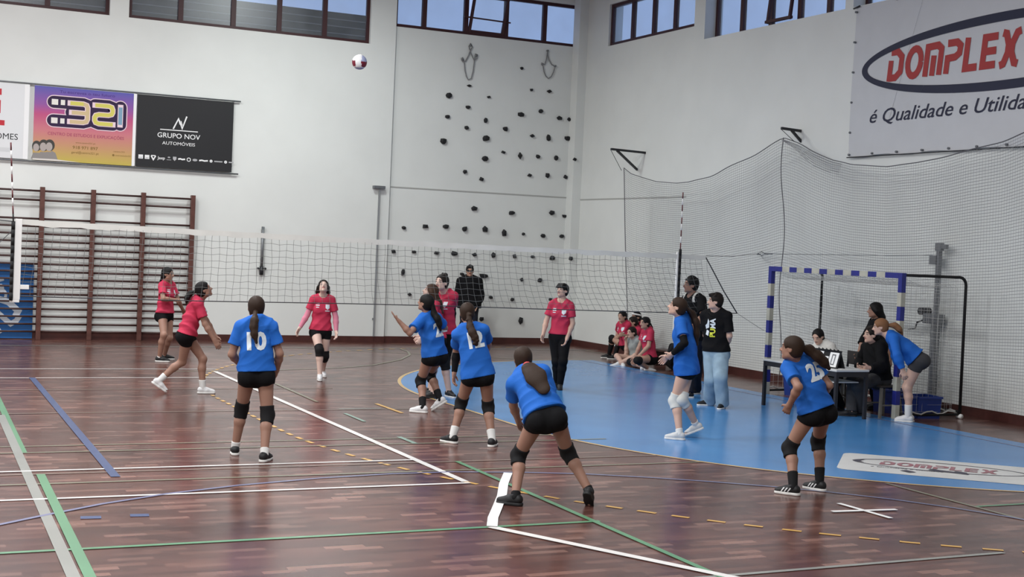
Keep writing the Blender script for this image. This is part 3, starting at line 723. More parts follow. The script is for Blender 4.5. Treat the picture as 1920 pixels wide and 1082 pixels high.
# ================================================================== HANDBALL GOAL
gb = mat('goal_blue', (.018, .024, .20), .45, .4, vary=.15, vscale=6); gw = mat('goal_cream', (.44, .43, .36), .5, .4, vary=.12, vscale=6)
goal = thing('handball_goal', 'handball goal with blue and cream banded posts and black rear frame', 'goal', (0, 0, 0))
def banded(pts, axis, name):
    m = MB()
    for lo, hi, mm_ in pts: m.box(lo, hi, mm_)
    m.build(name, goal, bevel=.004)
for sy in (1, -1):
    c = 1.54*sy; seg = [((-.04, c-.04, 1.80), (.04, c+.04, 2.08), gb)]
    z = 1.80; k = 0
    while z > .01:
        z2 = max(0, z-.2); seg.append(((-.04, c-.04, z2), (.04, c+.04, z), gw if k % 2 == 0 else gb)); z = z2; k += 1
    banded(seg, 2, 'post')
seg = [((-.04, 1.22, 2.0), (.04, 1.50, 2.08), gb), ((-.04, -1.50, 2.0), (.04, -1.22, 2.08), gb)]
for k in range(13):
    y1 = 1.22-2.44*k/13; y2 = 1.22-2.44*(k+1)/13
    seg.append(((-.04, y2, 2.0), (.04, y1, 2.08), gw if k % 2 == 0 else gb))
banded(seg, 1, 'crossbar')
for sy in (1, -1):
    c = 1.56*sy; m = MB()
    zt = 2.05
    pts = [(.04, c, zt), (.55, c+.05*sy, zt)] + [(.98+.12*math.sin(a), c+.08*sy, zt-.12+.12*math.cos(a)) for a in [0, .4, .8, 1.2, 1.57]] + [(1.1, c+.09*sy, .08)]
    m.tube(pts, .022, black_m, 10); m.build('rear_frame', goal)
    m = MB(); m.tube([(.04, c, .06), (1.1, c+.09*sy, .06)], .018, black_m, 8); m.build('ground_bar', goal)
    m = MB(); m.tube([(1.1, c+.05*sy, .035), (1.1, c+.13*sy, .035)], .035, white_m, 12); m.build('wheel', goal)
m = MB(); m.tube([(1.1, 1.65, .10), (1.1, -1.65, .10)], .018, black_m, 8); m.build('ground_bar', goal)
gn_m = mat('goal_net_twine', (.46, .46, .44), .85, .15)
m = MB()
def gnet(y, v):    # v: 0 crossbar -> .4 rear top -> 1 floor
    if v < .35: u = v/.35; return (u*1.0, y, 2.02-.06*u-.10*math.sin(u*math.pi))
    u = (v-.35)/.65; return (1.0+.03*math.sin(u*6+y*3), y, 1.96-1.86*u)
for i in range(32): m.tube([gnet(-1.55+i*.1, k/24) for k in range(25)], .0022, gn_m, 3, caps=False)
for k in range(29): m.tube([gnet(-1.55+i*.155, k/28) for i in range(21)], .0022, gn_m, 3, caps=False)
for sy in (1, -1):
    for k in range(20): m.tube([(.04+x*.12, 1.56*sy+.05*sy*x/8+.02*math.sin(x+k), 2.0-k*.1) for x in range(9)], .0022, gn_m, 3, caps=False)
    for x in range(10): m.tube([(.05+x*.1, 1.56*sy+.05*sy*x/10, 2.0-k*.19) for k in range(11)], .0022, gn_m, 3, caps=False)
m.build('goal_net', goal)
m = MB(); m.tube([(1.06, -1.6+.1*i, .10+.02*math.sin(i*2.1)) for i in range(33)], .014, mat('net_hem', (.5, .49, .46), .8), 5); m.tube([(.1+.1*i, -1.62, .09+.025*math.sin(i*1.7)) for i in range(11)], .012, MATS['net_hem'], 5); m.tube([(.1+.1*i, 1.62, .09+.025*math.sin(i*1.9)) for i in range(11)], .012, MATS['net_hem'], 5); m.build('net_hem', goal)

# ================================================================== BIG BANNER ON THE RIGHT WALL
bx = XR-.10
bm = MB(); big_w = mat('big_banner_vinyl', (.56, .57, .59), .6, .25, vary=.02)
ny, nz = 48, 24; Y0_, Y1_, ZB0, ZB1 = 1.62, -6.2, 3.96, 6.45
def wrinkle(y, z):
    a = (Y0_-y)/9; b = (z-ZB0)/(ZB1-ZB0)
    return .008*math.sin(a*26+b*6)*math.exp(-b*5)+.012*math.sin(b*5+a*3)*math.exp(-a*16)+.010*math.sin(a*30-b*9)*max(0, b-.75)
vs = [(bx-wrinkle(Y0_+(Y1_-Y0_)*i/ny, ZB0+(ZB1-ZB0)*j/nz), Y0_+(Y1_-Y0_)*i/ny, ZB0+(ZB1-ZB0)*j/nz-.012*math.sin(i*.9)*(j == 0)) for i in range(ny+1) for j in range(nz+1)]
bm.add(vs, [(i*(nz+1)+j, i*(nz+1)+j+1, (i+1)*(nz+1)+j+1, (i+1)*(nz+1)+j) for i in range(ny) for j in range(nz)], big_w, True)
bm.add([(x+.004, y, z) for x, y, z in vs], [((i+1)*(nz+1)+j, (i+1)*(nz+1)+j+1, i*(nz+1)+j+1, i*(nz+1)+j) for i in range(ny) for j in range(nz)], big_w, True)
pl = Plane2((bx, Y0_, ZB0), (0, -1, 0), (0, 0, 1), bm); pl.warp = lambda x, y: wrinkle(Y0_-x, ZB0+y)+.006
navyb = mat('banner_navy', (.016, .018, .045), .55, .3); redb = mat('banner_brick_red', (.36, .035, .035), .55, .3)
pl.ring(3.42, 1.40, 3.18, .565, .135, navyb, n=96)
def domplex(pl, x, y, s, sy, m, l, w=.25, sh=.12, only=None):
    G = {'D': ([[(.08, .92), (.42, .92), (.66, .74), (.66, .27), (.42, .10), (.08, .10)], [(.11, .66), (.11, 0)]], .92),
         'O': ([[(.42+.33*math.cos(a), .5+.42*math.sin(a)) for a in [2*math.pi*i/20 for i in range(21)]]], .92),
         'M': ([[(.12, 0), (.12, .90), (.62, .92), (.80, .80), (.80, 0)], [(.46, 0), (.46, .62)]], 1.02),
         'P': ([[(.06, .92), (.5, .92), (.68, .80), (.66, .58), (.48, .48), (.06, .46)], [(.12, .56), (.12, 0)]], .86),
         'L': ([[(.14, 1.0), (.14, .09), (.68, .09)]], .80),
         'E': ([[(.70, .91), (.13, .91), (.13, .09), (.70, .09)], [(.13, .5), (.68, .5)]], .86),
         'X': ([[(.04, .97), (.20, .93), (.34, .62), (.34, .38), (.20, .07), (.04, .03)], [(.82, .97), (.66, .93), (.50, .62), (.50, .38), (.66, .07), (.82, .03)]], .95)}
    cx = x
    for ch in 'DOMPLEX':
        st, adv = G[ch]
        for s_ in st:
            pts = [(cx+(px+sh*py)*s, y+py*sy) for px, py in s_]
            ww = w*s
            pl.ribbon(pts, ww, m, l)
        cx += adv*s
    return cx
domplex(pl, .86, 1.17, .445, .50, redb, 1, .25)
ital = ink
pl.text('é Qualidade e Utilidade', .50, .53, .225, navyb, 1, width=3.72, shear=.28, bold=.004)
bb = bm.build('wall_banner')
tag(bb, 'huge white vinyl banner with red lettering in a navy oval on the right wall', 'banner')
for yy, zz in [(Y0_-.03-i*.58, ZB0+.03) for i in range(9)]+[(Y0_-.03, ZB0+.4+i*.5) for i in range(5)]:
    m = MB(); m.tube([(bx-.035, yy, zz), (bx+.005, yy, zz)], .018, steel_m, 8); m.build('eyelet', bb)
m = MB(); m.tube([(bx-.02, Y0_+.02, ZB0-.015), (bx-.02, -6.2, ZB0-.02)], .010, dark_m, 6); m.build('hem_rope', bb)
m = MB(); m.tube([(bx+.0, Y0_+.06, ZB1-.02), (bx-.02, Y0_-.12, ZB1+.0)], .014, dark_m, 6); m.tube([(bx, .62, ZB1+.1), (bx-.02, .60, ZB1-.03)], .014, dark_m, 6); m.build('tie_cord', bb)

# ---- sponsor sheet on the floor
fs_ = MB(); stick = mat('floor_sheet_white', (.62, .62, .60), .4, .4, vary=.06, vscale=3)
U = Vector((.735, -.678, 0)).normalized(); V = Vector((.678, .735, 0)).normalized(); O = Vector((-3.95, -5.15, .0055))
pl = Plane2(O, U, V, fs_)
LW, LH = 2.75, 1.32
rc = .12; pts = []
for cx, cy, a0 in ((LW-rc, rc, -90), (LW-rc, LH-rc, 0), (rc, LH-rc, 90), (rc, rc, 180)):
    pts += [(cx+rc*math.cos(math.radians(a0+a)), cy+rc*math.sin(math.radians(a0+a))) for a in (0, 30, 60, 90)]
n = len(pts); fs_.add([tuple(O+U*x+V*y-Vector((0, 0, .0015))) for x, y in pts]+[tuple(O+U*x+V*y) for x, y in pts], [tuple(range(n, 2*n))]+[(i, (i+1) % n, n+(i+1) % n, n+i) for i in range(n)], stick)
dk = mat('sheet_navy', (.06, .055, .075), .5); rdk = mat('sheet_faded_red', (.33, .15, .17), .5)
pl.ring(1.05, .74, .92, .34, .035, dk, 1); pl.poly([(.12, .74), (.26, .86), (.21, .74), (.26, .62)], dk, 2)
domplex(pl, .42, .58, .195, .27, rdk, 2, .24)
pl.text('é Qualidade e Utilidade', .34, .37, .07, dk, 1, width=.75, shear=.2)
for (a, b_) in (((.68, .28), (.78, .18)), ((.95, .52), (1.15, .44)), ((1.12, .46), (1.35, .40)), ((1.2, .50), (1.32, .46))): pl.ribbon([a, b_], .10, dk, 2)
tag(fs_.build('floor_sheet'), 'white rounded sponsor sheet with faded oval logo stuck on the blue floor', 'floor sheet')
# ---- tape marks
tp = mat('white_tape', (.80, .80, .78), .6)
m = MB(); q = Plane2((0, 0, .008), (1, 0, 0), (0, 1, 0), m); q.ribbon([(-5.27, -6.83), (-5.26, -7.52)], .055, tp, 0); q.ribbon([(-5.60, -7.15), (-4.93, -7.21)], .055, tp, 1)
tag(m.build('tape_cross'), 'white tape cross stuck on the brown floor at the right', 'tape mark')
m = MB(); q = Plane2((0, 0, .012), (1, 0, 0), (0, 1, 0), m)
q.ribbon([(-7.62, -4.76), (-7.92, -5.30), (-8.2, -5.86), (-8.50, -6.40), (-8.68, -6.72), (-8.83, -7.03)], .085, tp, 0)
tag(m.build('tape_strip'), 'broad loose strip of white tape lying by the crouching player\'s foot', 'tape mark')

# ================================================================== SCORERS' TABLE AND AROUND
table_top_m = mat('table_white', (.62, .62, .60), .45, .4); tb = thing('scorers_table', 'long white topped table with dark legs in front of the goal', 'table', (-.72, -.8, 0))
TX0, TX1, TY0, TY1, TZ = -1.10, -.52, -1.56, .16, .70
m = MB(); m.box((TX0, TY0, TZ-.03), (TX1, TY1, TZ), table_top_m); m.build('tabletop', tb, bevel=.006)
m = MB(); m.box((TX0+.01, TY0+.02, TZ-.10), (TX0+.045, TY1-.02, TZ-.031), dark_m); m.box((TX1-.045, TY0+.02, TZ-.10), (TX1-.01, TY1-.02, TZ-.031), dark_m); m.box((TX0+.045, TY0+.01, TZ-.10), (TX1-.045, TY0+.05, TZ-.031), dark_m); m.box((TX0+.045, TY1-.05, TZ-.10), (TX1-.045, TY1-.01, TZ-.031), dark_m); m.build('apron', tb)
for x in (TX0+.03, TX1-.03):
    for y in (TY0+.03, TY1-.03):
        m = MB(); m.box((x-.022, y-.022, 0), (x+.022, y+.022, TZ-.031), dark_m); m.build('leg', tb)
m = MB(); m.box((TX0+.1, TY0+.15, .50), (TX1-.06, TY1-.5, .515), table_top_m); m.build('shelf', tb)
# score flipper
sc = thing('score_flipper', 'white tabletop score flipper with large black bordered numbers on the long table', 'scoreboard', (-.98, -1.16, TZ))
fl = Vector((-.55, .15, 0)).normalized()
A0 = Vector((-1.02, -.90, TZ+.002)); DY = Vector((0.05, -1, 0)).normalized(); UPV = Vector((.30, .02, .95)).normalized()
m = MB(); nrm = DY.cross(UPV).normalized()
m.obox(A0+DY*.26+UPV*.13+nrm*(-.006), (DY, UPV, nrm), (.27, .13, .006), black_m); m.build('back_board', sc)
m = MB(); m.obox(A0+DY*.26+Vector((.10, 0, .125)), (DY, Vector((-.32, 0, .95)).normalized(), Vector((.95, 0, .32))), (.27, .13, .005), black_m); m.build('rear_leg', sc)
for k, dd in enumerate((.10, .42)):
    m = MB(); c = A0+DY*dd+UPV*.12+nrm*.008
    m.obox(c, (DY, UPV, nrm), (.09, .105, .004), white_m)
    p2 = Plane2(c-DY*.09-UPV*.105+nrm*.005, DY, UPV, m)
    p2.ribbon([(.06, .035), (.06, .175), (.12, .175), (.12, .035), (.06, .035)], .016, mat('number_grey', (.12, .12, .13), .6), 1)
    m.build('number_card', sc)
m = MB(); m.obox(A0+DY*.26+UPV*.10+nrm*.006, (DY, UPV, nrm), (.05, .06, .003), white_m); m.build('set_card', sc)
m = MB()
for k in range(6): c = A0+DY*(.06+.08*k)+UPV*.262; m.tube([c-nrm*.012, c+nrm*.012+Vector((0, 0, .008)), c+nrm*.014-Vector((0, 0, .01))], .006, dark_m, 6)
m.build('binder_ring', sc)
pap = mat('paper', (.78, .78, .76), .7)
for (x, y, w, h, a, lab) in ((-.88, -1.32, .21, .297, .2, 'white match sheet lying on the right end of the table before the man in black'), (-.86, -.28, .21, .297, -.15, 'white sheet of paper lying on the left end of the long table')):
    m = MB(); m.box((-w/2, -h/2, 0), (w/2, h/2, .003), pap); o = m.build('paper_sheet'); o.location = (x, y, TZ+.001); o.rotation_euler = (0, 0, a); tag(o, lab, 'paper')
# stools
def stool(x, y, lab, back=False):
    t = thing('stool', lab, 'stool', (x, y, 0)); sm = mat('stool_seat', (.03, .025, .022), .6); lm = mat('stool_leg', (.14, .13, .11), .5)
    m = MB(); m.box((x-.18, y-.18, .43), (x+.18, y+.18, .46), sm); m.build('seat', t, bevel=.01)
    for sx in (-1, 1):
        for sy in (-1, 1):
            m = MB(); m.bar((x+sx*.15, y+sy*.15, .43), (x+sx*.20, y+sy*.20, 0), .035, .035, lm); m.build('leg', t)
    for sy in (-.17, .17):
        m = MB(); m.bar((x-.17, y+sy, .18), (x+.17, y+sy, .18), .02, .02, lm); m.build('stretcher', t)
    if back:
        for sy in (-1, 1):
            m = MB(); m.bar((x+.17, y+sy*.16, .46), (x+.22, y+sy*.16, .86), .025, .025, dark_m); m.build('back_post', t)
        m = MB(); m.box((x+.195, y-.18, .66), (x+.225, y+.18, .86), sm); m.build('backrest', t)
stool(-.02, -1.27, 'stool with splayed grey brown legs under the man in the black hoodie')
stool(.02, -.35, 'stool at the table under the woman in the white jacket', True)
# crates
def crate(x, y, w, d, h, lab, c, rot=0):
    t = thing('crate', lab, 'crate', (x, y, 0)); m = MB(); th = .012
    def P(px, py, pz):
        k = 1-.08*(1-pz/h); a, b = px*k, py*k; return (x+a*math.cos(rot)-b*math.sin(rot), y+a*math.sin(rot)+b*math.cos(rot), pz)
    o = [(-w/2, -d/2), (w/2, -d/2), (w/2, d/2), (-w/2, d/2)]; i = [(a*(1-2*th/w), b*(1-2*th/d)) for a, b in o]
    vs = [P(a, b, 0) for a, b in o]+[P(a, b, h) for a, b in o]+[P(a, b, h) for a, b in i]+[P(a, b, .02) for a, b in i]
    fs = [(3, 2, 1, 0), (12, 13, 14, 15)]
    for k in range(4):
        k2 = (k+1) % 4; fs += [(k, k2, 4+k2, 4+k), (4+k, 4+k2, 8+k2, 8+k), (8+k, 8+k2, 12+k2, 12+k)]
    m.add(vs, fs, c); m.build('body', t)
    r = MB()
    for k in range(4):
        k2 = (k+1) % 4; a = Vector(P(*[v*1.02 for v in o[k]], h)); b = Vector(P(*[v*1.02 for v in o[k2]], h)); r.bar(a, b, .035, .03, c)
    r.build('rim', t)
blue_cr = mat('crate_blue_plastic', (.018, .045, .24), .4, .4); blue_cr2 = mat('crate_dark_blue_plastic', (.014, .025, .15), .4, .4)
crate(.52, -.84, .40, .36, .34, 'dark blue plastic tub on the floor behind the stool', blue_cr2, .2)
crate(.60, -1.40, .40, .40, .30, 'blue plastic tub beside the goal post behind the leaning player', blue_cr, -.1)
crate(.50, 1.15, .44, .62, .30, 'blue plastic crate on the floor under the left end of the long table', blue_cr, .1)
# low bench at the wall, bag
t = thing('bench', 'low brown wooden bench by the wall to the right of the seated girls', 'bench', (1.0, 5.6, 0))
m = MB(); m.box((.85, 4.7, .28), (1.15, 6.6, .32), wood_dark_m); m.build('seat', t, bevel=.006)
for y in (4.85, 5.65, 6.45):
    m = MB(); m.box((.88, y-.03, 0), (1.12, y+.03, .28), wood_dark_m); m.build('leg', t)
m = MB(); m.box((.98, 4.85, .12), (1.02, 6.45, .17), wood_dark_m); m.build('stretcher', t)
t = thing('backpack', 'black backpack on the floor behind the kneeling girl', 'backpack', (.78, 5.55, 0))
m = MB(); m.obox((.78, 5.55, .25), ((1, 0, 0), (0, .94, .34), (0, -.34, .94)), (.13, .16, .24), cloth_black0 := mat('bag_black', (.012, .012, .013), .8, .2)); o = m.build('body', t, bevel=.07)
m = MB(); m.tube([(.64, 5.42, .40), (.60, 5.40, .25), (.64, 5.45, .08)], .018, cloth_black0, 6); m.build('strap', t)
# ball
ball_c = Vector((-7.10, 1.72, 4.71)); R_ = .105
bw = mat('ball_white', (.82, .83, .84), .45, .4); br = mat('ball_red', (.18, .012, .03), .45, .4); bl_ = mat('ball_blue', (.36, .40, .58), .45, .4)
bpy.ops.mesh.primitive_uv_sphere_add(segments=48, ring_count=32, radius=R_, location=(0, 0, 0))
ball = bpy.context.active_object; ball.name = 'volleyball'; ball.location = ball_c
me = ball.data
for mm_ in (bw, br, bl_): me.materials.append(mm_)
camdir = (Vector(cam.location)-ball_c).normalized() if cam.location.length else (Vector((-13.348, -16.677, 2.199))-ball_c).normalized()
rv = camdir.cross(Vector((0, 0, 1))).normalized()*-1; uv = rv.cross(camdir).normalized()*-1
if uv.z < 0: uv = -uv
for p_ in me.polygons:
    c = p_.center/R_; a = c.dot(rv); b_ = c.dot(uv); d = c.dot(camdir)
    p_.use_smooth = True
    ang = math.atan2(a, max(d, .01)) if d > 0 else 0
    if d > 0:
        if a > .22+.1*b_ and b_ > .1: p_.material_index = 2
        elif a > .2-.2*b_ and -.62 < b_ <= .1: p_.material_index = 1
        elif a < -.52 and b_ < .2 and b_ > -.6: p_.material_index = 1
        elif b_ < -.72: p_.material_index = 2
    else: p_.material_index = 2 if int((a+1)*3) % 2 else (1 if b_ < 0 else 0)
tag(ball, 'white, red and pale blue volleyball in the air high above the net', 'ball')
# ================================================================== PEOPLE
class Vol:
    """distance field on a grid, meshed with surface nets"""
    def __init__(s, lo, hi, h):
        s.lo = np.array(lo, np.float32); s.h = h
        s.n = np.ceil((np.array(hi)-s.lo)/h).astype(int)+2
        s.D = np.full(s.n, 9., np.float32)
    def _sl(s, lo, hi):
        a = np.maximum(0, np.floor((np.array(lo)-s.lo)/s.h).astype(int)); b = np.minimum(s.n, np.ceil((np.array(hi)-s.lo)/s.h).astype(int)+1)
        if (b <= a).any(): return None
        X, Y, Z = [(np.arange(a[i], b[i], dtype=np.float32)*s.h+s.lo[i]) for i in range(3)]
        return (slice(a[0], b[0]), slice(a[1], b[1]), slice(a[2], b[2])), X[:, None, None], Y[None, :, None], Z[None, None, :]
    def put(s, fn, lo, hi, k=0., sub=False):
        m = k+2.5*s.h
        q = s._sl(np.array(lo)-m, np.array(hi)+m)
        if q is None: return
        sl, X, Y, Z = q; d = fn(X, Y, Z).astype(np.float32); A = s.D[sl]
        if sub:
            d = -d
            if k > 0:
                hh = np.clip(.5-.5*(A-d)/k, 0, 1); s.D[sl] = A*(1-hh)+d*hh+k*hh*(1-hh)
            else: s.D[sl] = np.maximum(A, d)
            return
        if k > 0:
            hh = np.clip(.5+.5*(A-d)/k, 0, 1); s.D[sl] = A*(1-hh)+d*hh-k*hh*(1-hh)
        else: s.D[sl] = np.minimum(A, d)
    def cone(s, a, b, ra, rb, k=.03, w=None, q=1., sub=False):
        a = np.array(a, float); b = np.array(b, float); v = b-a; L2 = max(v@v, 1e-9); R = max(ra, rb)
        if w is not None and q != 1:
            t_ = v/math.sqrt(L2); nn = np.cross(t_, w); nl = np.linalg.norm(nn)
            nn = nn/nl if nl > 1e-5 else np.array([0, 0, 0.])
        else: nn = None
        def fn(X, Y, Z):
            px, py, pz = X-a[0], Y-a[1], Z-a[2]
            if nn is not None:
                d = (px*nn[0]+py*nn[1]+pz*nn[2])*(1/q-1)
                px = px+d*nn[0]; py = py+d*nn[1]; pz = pz+d*nn[2]
            t = np.clip((px*v[0]+py*v[1]+pz*v[2])/L2, 0, 1)
            dx, dy, dz = px-t*v[0], py-t*v[1], pz-t*v[2]
            return (np.sqrt(dx*dx+dy*dy+dz*dz)-(ra+(rb-ra)*t))*(1 if nn is None else (.5+.5*min(q, 1)))
        s.put(fn, np.minimum(a, b)-R, np.maximum(a, b)+R, k, sub)
    def ell(s, c, ax, r, k=.03, sub=False):
        c = np.array(c, float); ax = [np.array(v, float) for v in ax]; R = max(r); mr = min(r)
        def fn(X, Y, Z):
            px, py, pz = X-c[0], Y-c[1], Z-c[2]; k0 = 0; k1 = 0
            for v, rr in zip(ax, r):
                d = (px*v[0]+py*v[1]+pz*v[2]); k0 = k0+(d/rr)**2; k1 = k1+(d/rr/rr)**2
            k0 = np.sqrt(k0); k1 = np.sqrt(k1)
            return np.where(k0 < .05, -mr, k0*(k0-1)/np.maximum(k1, 1e-6))
        s.put(fn, c-R, c+R, k, sub)
    def cut(s, p0, n):
        """remove the side n points to"""
        X, Y, Z = [(np.arange(s.n[i], dtype=np.float32)*s.h+s.lo[i]) for i in range(3)]
        n = np.array(n, float); n = n/np.linalg.norm(n)
        d = ((X-p0[0])*n[0])[:, None, None]+((Y-p0[1])*n[1])[None, :, None]+((Z-p0[2])*n[2])[None, None, :]
        np.maximum(s.D, d.astype(np.float32), out=s.D)
    def ripple(s, amp, waves):
        X, Y, Z = [(np.arange(s.n[i], dtype=np.float32)*s.h+s.lo[i]) for i in range(3)]
        for v, ph in waves:
            d = (X*v[0])[:, None, None]+(Y*v[1])[None, :, None]+(Z*v[2])[None, None, :]
            s.D += (amp*np.sin(d+ph)).astype(np.float32)
    def folds(s, amp, seed, up, rt, fw, n=4, wl=.11):
        r_ = random.Random(seed)
        X, Y, Z = [(np.arange(s.n[i], dtype=np.float32)*s.h+s.lo[i]) for i in range(3)]
        dot = lambda v: (X*v[0])[:, None, None]+(Y*v[1])[None, :, None]+(Z*v[2])[None, None, :]
        for i in range(n):
            v = up*r_.uniform(.35, 1)+rt*r_.uniform(-.9, .9)+fw*r_.uniform(-.6, .6); v = v/np.linalg.norm(v)
            w = np.cross(v, fw+rt*r_.uniform(-.5, .5)); f = 2*math.pi/(wl*r_.uniform(.8, 1.8))
            ph = dot(v*f)+1.6*np.sin(dot(w*r_.uniform(7, 13))+r_.uniform(0, 6))+r_.uniform(0, 6)
            env = .5+.5*np.sin(dot(w*r_.uniform(5, 9)+v*r_.uniform(3, 6))+r_.uniform(0, 6))
            s.D += (amp*env*(np.abs(np.sin(ph*.5))-.6)).astype(np.float32)
    def union(s, o): np.minimum(s.D, o.D, out=s.D)
    def like(s): v = Vol.__new__(Vol); v.lo = s.lo; v.h = s.h; v.n = s.n; v.D = np.full(s.n, 9., np.float32); return v
    def mesh(s, smooth=1):
        D = s.D; ins = D < 0
        # crop
        w = np.argwhere(ins)
        if len(w) == 0: return None
        a = np.maximum(w.min(0)-2, 0); b = np.minimum(w.max(0)+3, s.n)
        D = D[a[0]:b[0], a[1]:b[1], a[2]:b[2]]; ins = D < 0
        # make sure the field is closed at the border
        n = np.array(D.shape)
        D = D.copy()
        for ax in range(3):
            for e in (0, n[ax]-1):
                sl = [slice(None)]*3; sl[ax] = e; D[tuple(sl)] = np.maximum(D[tuple(sl)], s.h*.5)
        ins = D < 0
        c = np.zeros(n-1, np.int8)
        for dx in (0, 1):
            for dy in (0, 1):
                for dz in (0, 1): c += ins[dx:n[0]-1+dx, dy:n[1]-1+dy, dz:n[2]-1+dz]
        act = (c > 0) & (c < 8); idx = np.argwhere(act)
        pos = np.zeros((len(idx), 3), np.float32); cnt = np.zeros(len(idx), np.float32)
        corners = [(0,0,0),(1,0,0),(0,1,0),(1,1,0),(0,0,1),(1,0,1),(0,1,1),(1,1,1)]
        val = [D[idx[:, 0]+o[0], idx[:, 1]+o[1], idx[:, 2]+o[2]] for o in corners]
        for i in range(8):
            for j in range(i+1, 8):
                d = [corners[j][q]-corners[i][q] for q in range(3)]
                if sum(map(abs, d)) != 1: continue
                cr = (val[i] < 0) != (val[j] < 0)
                den = np.where(cr, val[i]-val[j], 1); t = np.where(cr, val[i]/den, 0)
                for q in range(3): pos[:, q] += np.where(cr, corners[i][q]+t*d[q], 0)
                cnt += cr
        pos = pos/cnt[:, None]+idx
        ids = np.full(n-1, -1, np.int64); ids[act] = np.arange(len(idx))
        F = []
        for ax in range(3):
            u, v = (ax+1) % 3, (ax+2) % 3
            sl0 = [slice(None)]*3; sl1 = [slice(None)]*3; sl0[ax] = slice(0, n[ax]-1); sl1[ax] = slice(1, n[ax])
            A = ins[tuple(sl0)]; B = ins[tuple(sl1)]; e = np.argwhere(A != B)
            ok = (e[:, u] >= 1) & (e[:, v] >= 1) & (e[:, u] < n[u]-1) & (e[:, v] < n[v]-1); e = e[ok]
            sg = A[e[:, 0], e[:, 1], e[:, 2]]
            eu = np.zeros(3, int); eu[u] = 1; ev = np.zeros(3, int); ev[v] = 1
            q = [e-eu-ev, e-ev, e, e-eu]
            q = np.stack([ids[p[:, 0], p[:, 1], p[:, 2]] for p in q], 1)
            q[~sg] = q[~sg][:, ::-1]
            F.append(q)
        F = np.concatenate(F)
        V = pos
        for it in range(smooth):
            acc = np.zeros_like(V); k = np.zeros(len(V), np.float32)
            for i in range(4):
                p0, p1 = F[:, i], F[:, (i+1) % 4]
                for q in range(3): acc[:, q] += np.bincount(p0, V[p1, q], len(V))+np.bincount(p1, V[p0, q], len(V))
                k += np.bincount(p0, minlength=len(V))+np.bincount(p1, minlength=len(V))
            V = V*.5+.5*acc/np.maximum(k, 1)[:, None]
        return (V+a)*s.h+s.lo, F
def fast_mesh(name, V, F, mats, parent, mi=None):
    me = bpy.data.meshes.new(name)
    me.vertices.add(len(V)); me.vertices.foreach_set('co', np.ascontiguousarray(V, np.float32).ravel())
    me.loops.add(len(F)*4); me.loops.foreach_set('vertex_index', np.ascontiguousarray(F, np.int32).ravel())
    me.polygons.add(len(F)); me.polygons.foreach_set('loop_start', np.arange(0, len(F)*4, 4, dtype=np.int32))
    for m in mats: me.materials.append(m)
    if mi is not None: me.polygons.foreach_set('material_index', mi.astype(np.int32))
    me.polygons.foreach_set('use_smooth', np.ones(len(F), bool))
    me.update(calc_edges=True); me.validate()
    o = bpy.data.objects.new(name, me); COL.objects.link(o)
    o.parent = parent
    o.matrix_parent_inverse = parent.matrix_basis.inverted() if parent.parent is None else Matrix()
    return o
A3 = lambda v: np.array(v, float)
def un(v): v = A3(v); return v/max(np.linalg.norm(v), 1e-9)
def lerp(a, b, t): return A3(a)*(1-t)+A3(b)*t

SKIN = {'light': (.56, .36, .28), 'mid': (.46, .275, .20), 'tan': (.30, .165, .118), 'dark': (.22, .12, .085), 'pale': (.62, .44, .37)}
def skin(n): return mat('skin_'+n, SKIN[n], .5, .35, bump=.04, bscale=120)
HAIR = {'brown': (.030, .017, .011), 'dark': (.014, .010, .008), 'black': (.008, .007, .007), 'ginger': (.20, .095, .045), 'light_brown': (.055, .030, .019)}
def hairm(n):
    key = 'hair_'+n
    if key in MATS: return MATS[key]
    m = mat(key, HAIR[n], .6, .18); nt = m.node_tree
    tc = nt.nodes.new('ShaderNodeTexCoord'); mp = nt.nodes.new('ShaderNodeMapping'); mp.inputs['Scale'].default_value = (160, 160, 9)
    ns = nt.nodes.new('ShaderNodeTexNoise'); ns.inputs['Scale'].default_value = 1; bp = nt.nodes.new('ShaderNodeBump'); bp.inputs['Strength'].default_value = .35; bp.inputs['Distance'].default_value = .004
    nt.links.new(tc.outputs['Object'], mp.inputs[0]); nt.links.new(mp.outputs[0], ns.inputs['Vector']); nt.links.new(ns.outputs[0], bp.inputs['Height']); nt.links.new(bp.outputs[0], nt.nodes['Principled BSDF'].inputs['Normal'])
    return m
eye_w = mat('eye_white', (.24, .21, .20), .3); eye_d = mat('iris_dark', (.02, .012, .008), .25); lip_m = mat('lips', (.36, .13, .12), .45)
jersey_blue = mat('jersey_blue', (.014, .115, .46), .75, .2, bump=.30, bscale=13); jersey_red = mat('jersey_red', (.48, .034, .078), .75, .2, bump=.30, bscale=13)
cloth_black = mat('black_cloth', (.007, .007, .008), .85, .12, bump=.15, bscale=90); cloth_navy = mat('dark_navy_cloth', (.012, .013, .022), .8, .2, bump=.15, bscale=90)
cloth_grey = mat('grey_cloth', (.30, .32, .31), .8, .2, bump=.15, bscale=90); cloth_dgrey = mat('dark_grey_cloth', (.045, .045, .048), .8, .2, bump=.15, bscale=90)
cloth_white = mat('white_cloth', (.66, .65, .61), .8, .2, bump=.15, bscale=90); jean_m = mat('light_denim', (.27, .38, .47), .85, .2, vary=.12, vscale=9, bump=.2, bscale=120)
pad_black = mat('black_pad', (.009, .009, .010), .75, .2); pad_white = mat('white_pad', (.60, .61, .58), .8, .2); sock_w = mat('white_sock', (.68, .68, .66), .85, .2); sock_b = mat('black_sock', (.010, .010, .011), .85, .2)
shoe_w = mat('white_shoe', (.70, .70, .70), .5, .35); shoe_b = mat('black_shoe', (.012, .012, .013), .55, .35); sole_w = mat('white_sole', (.72, .71, .68), .5); sole_b = mat('black_sole', (.014, .014, .015), .6); shoe_s = mat('silver_shoe', (.55, .56, .56), .4, .4)
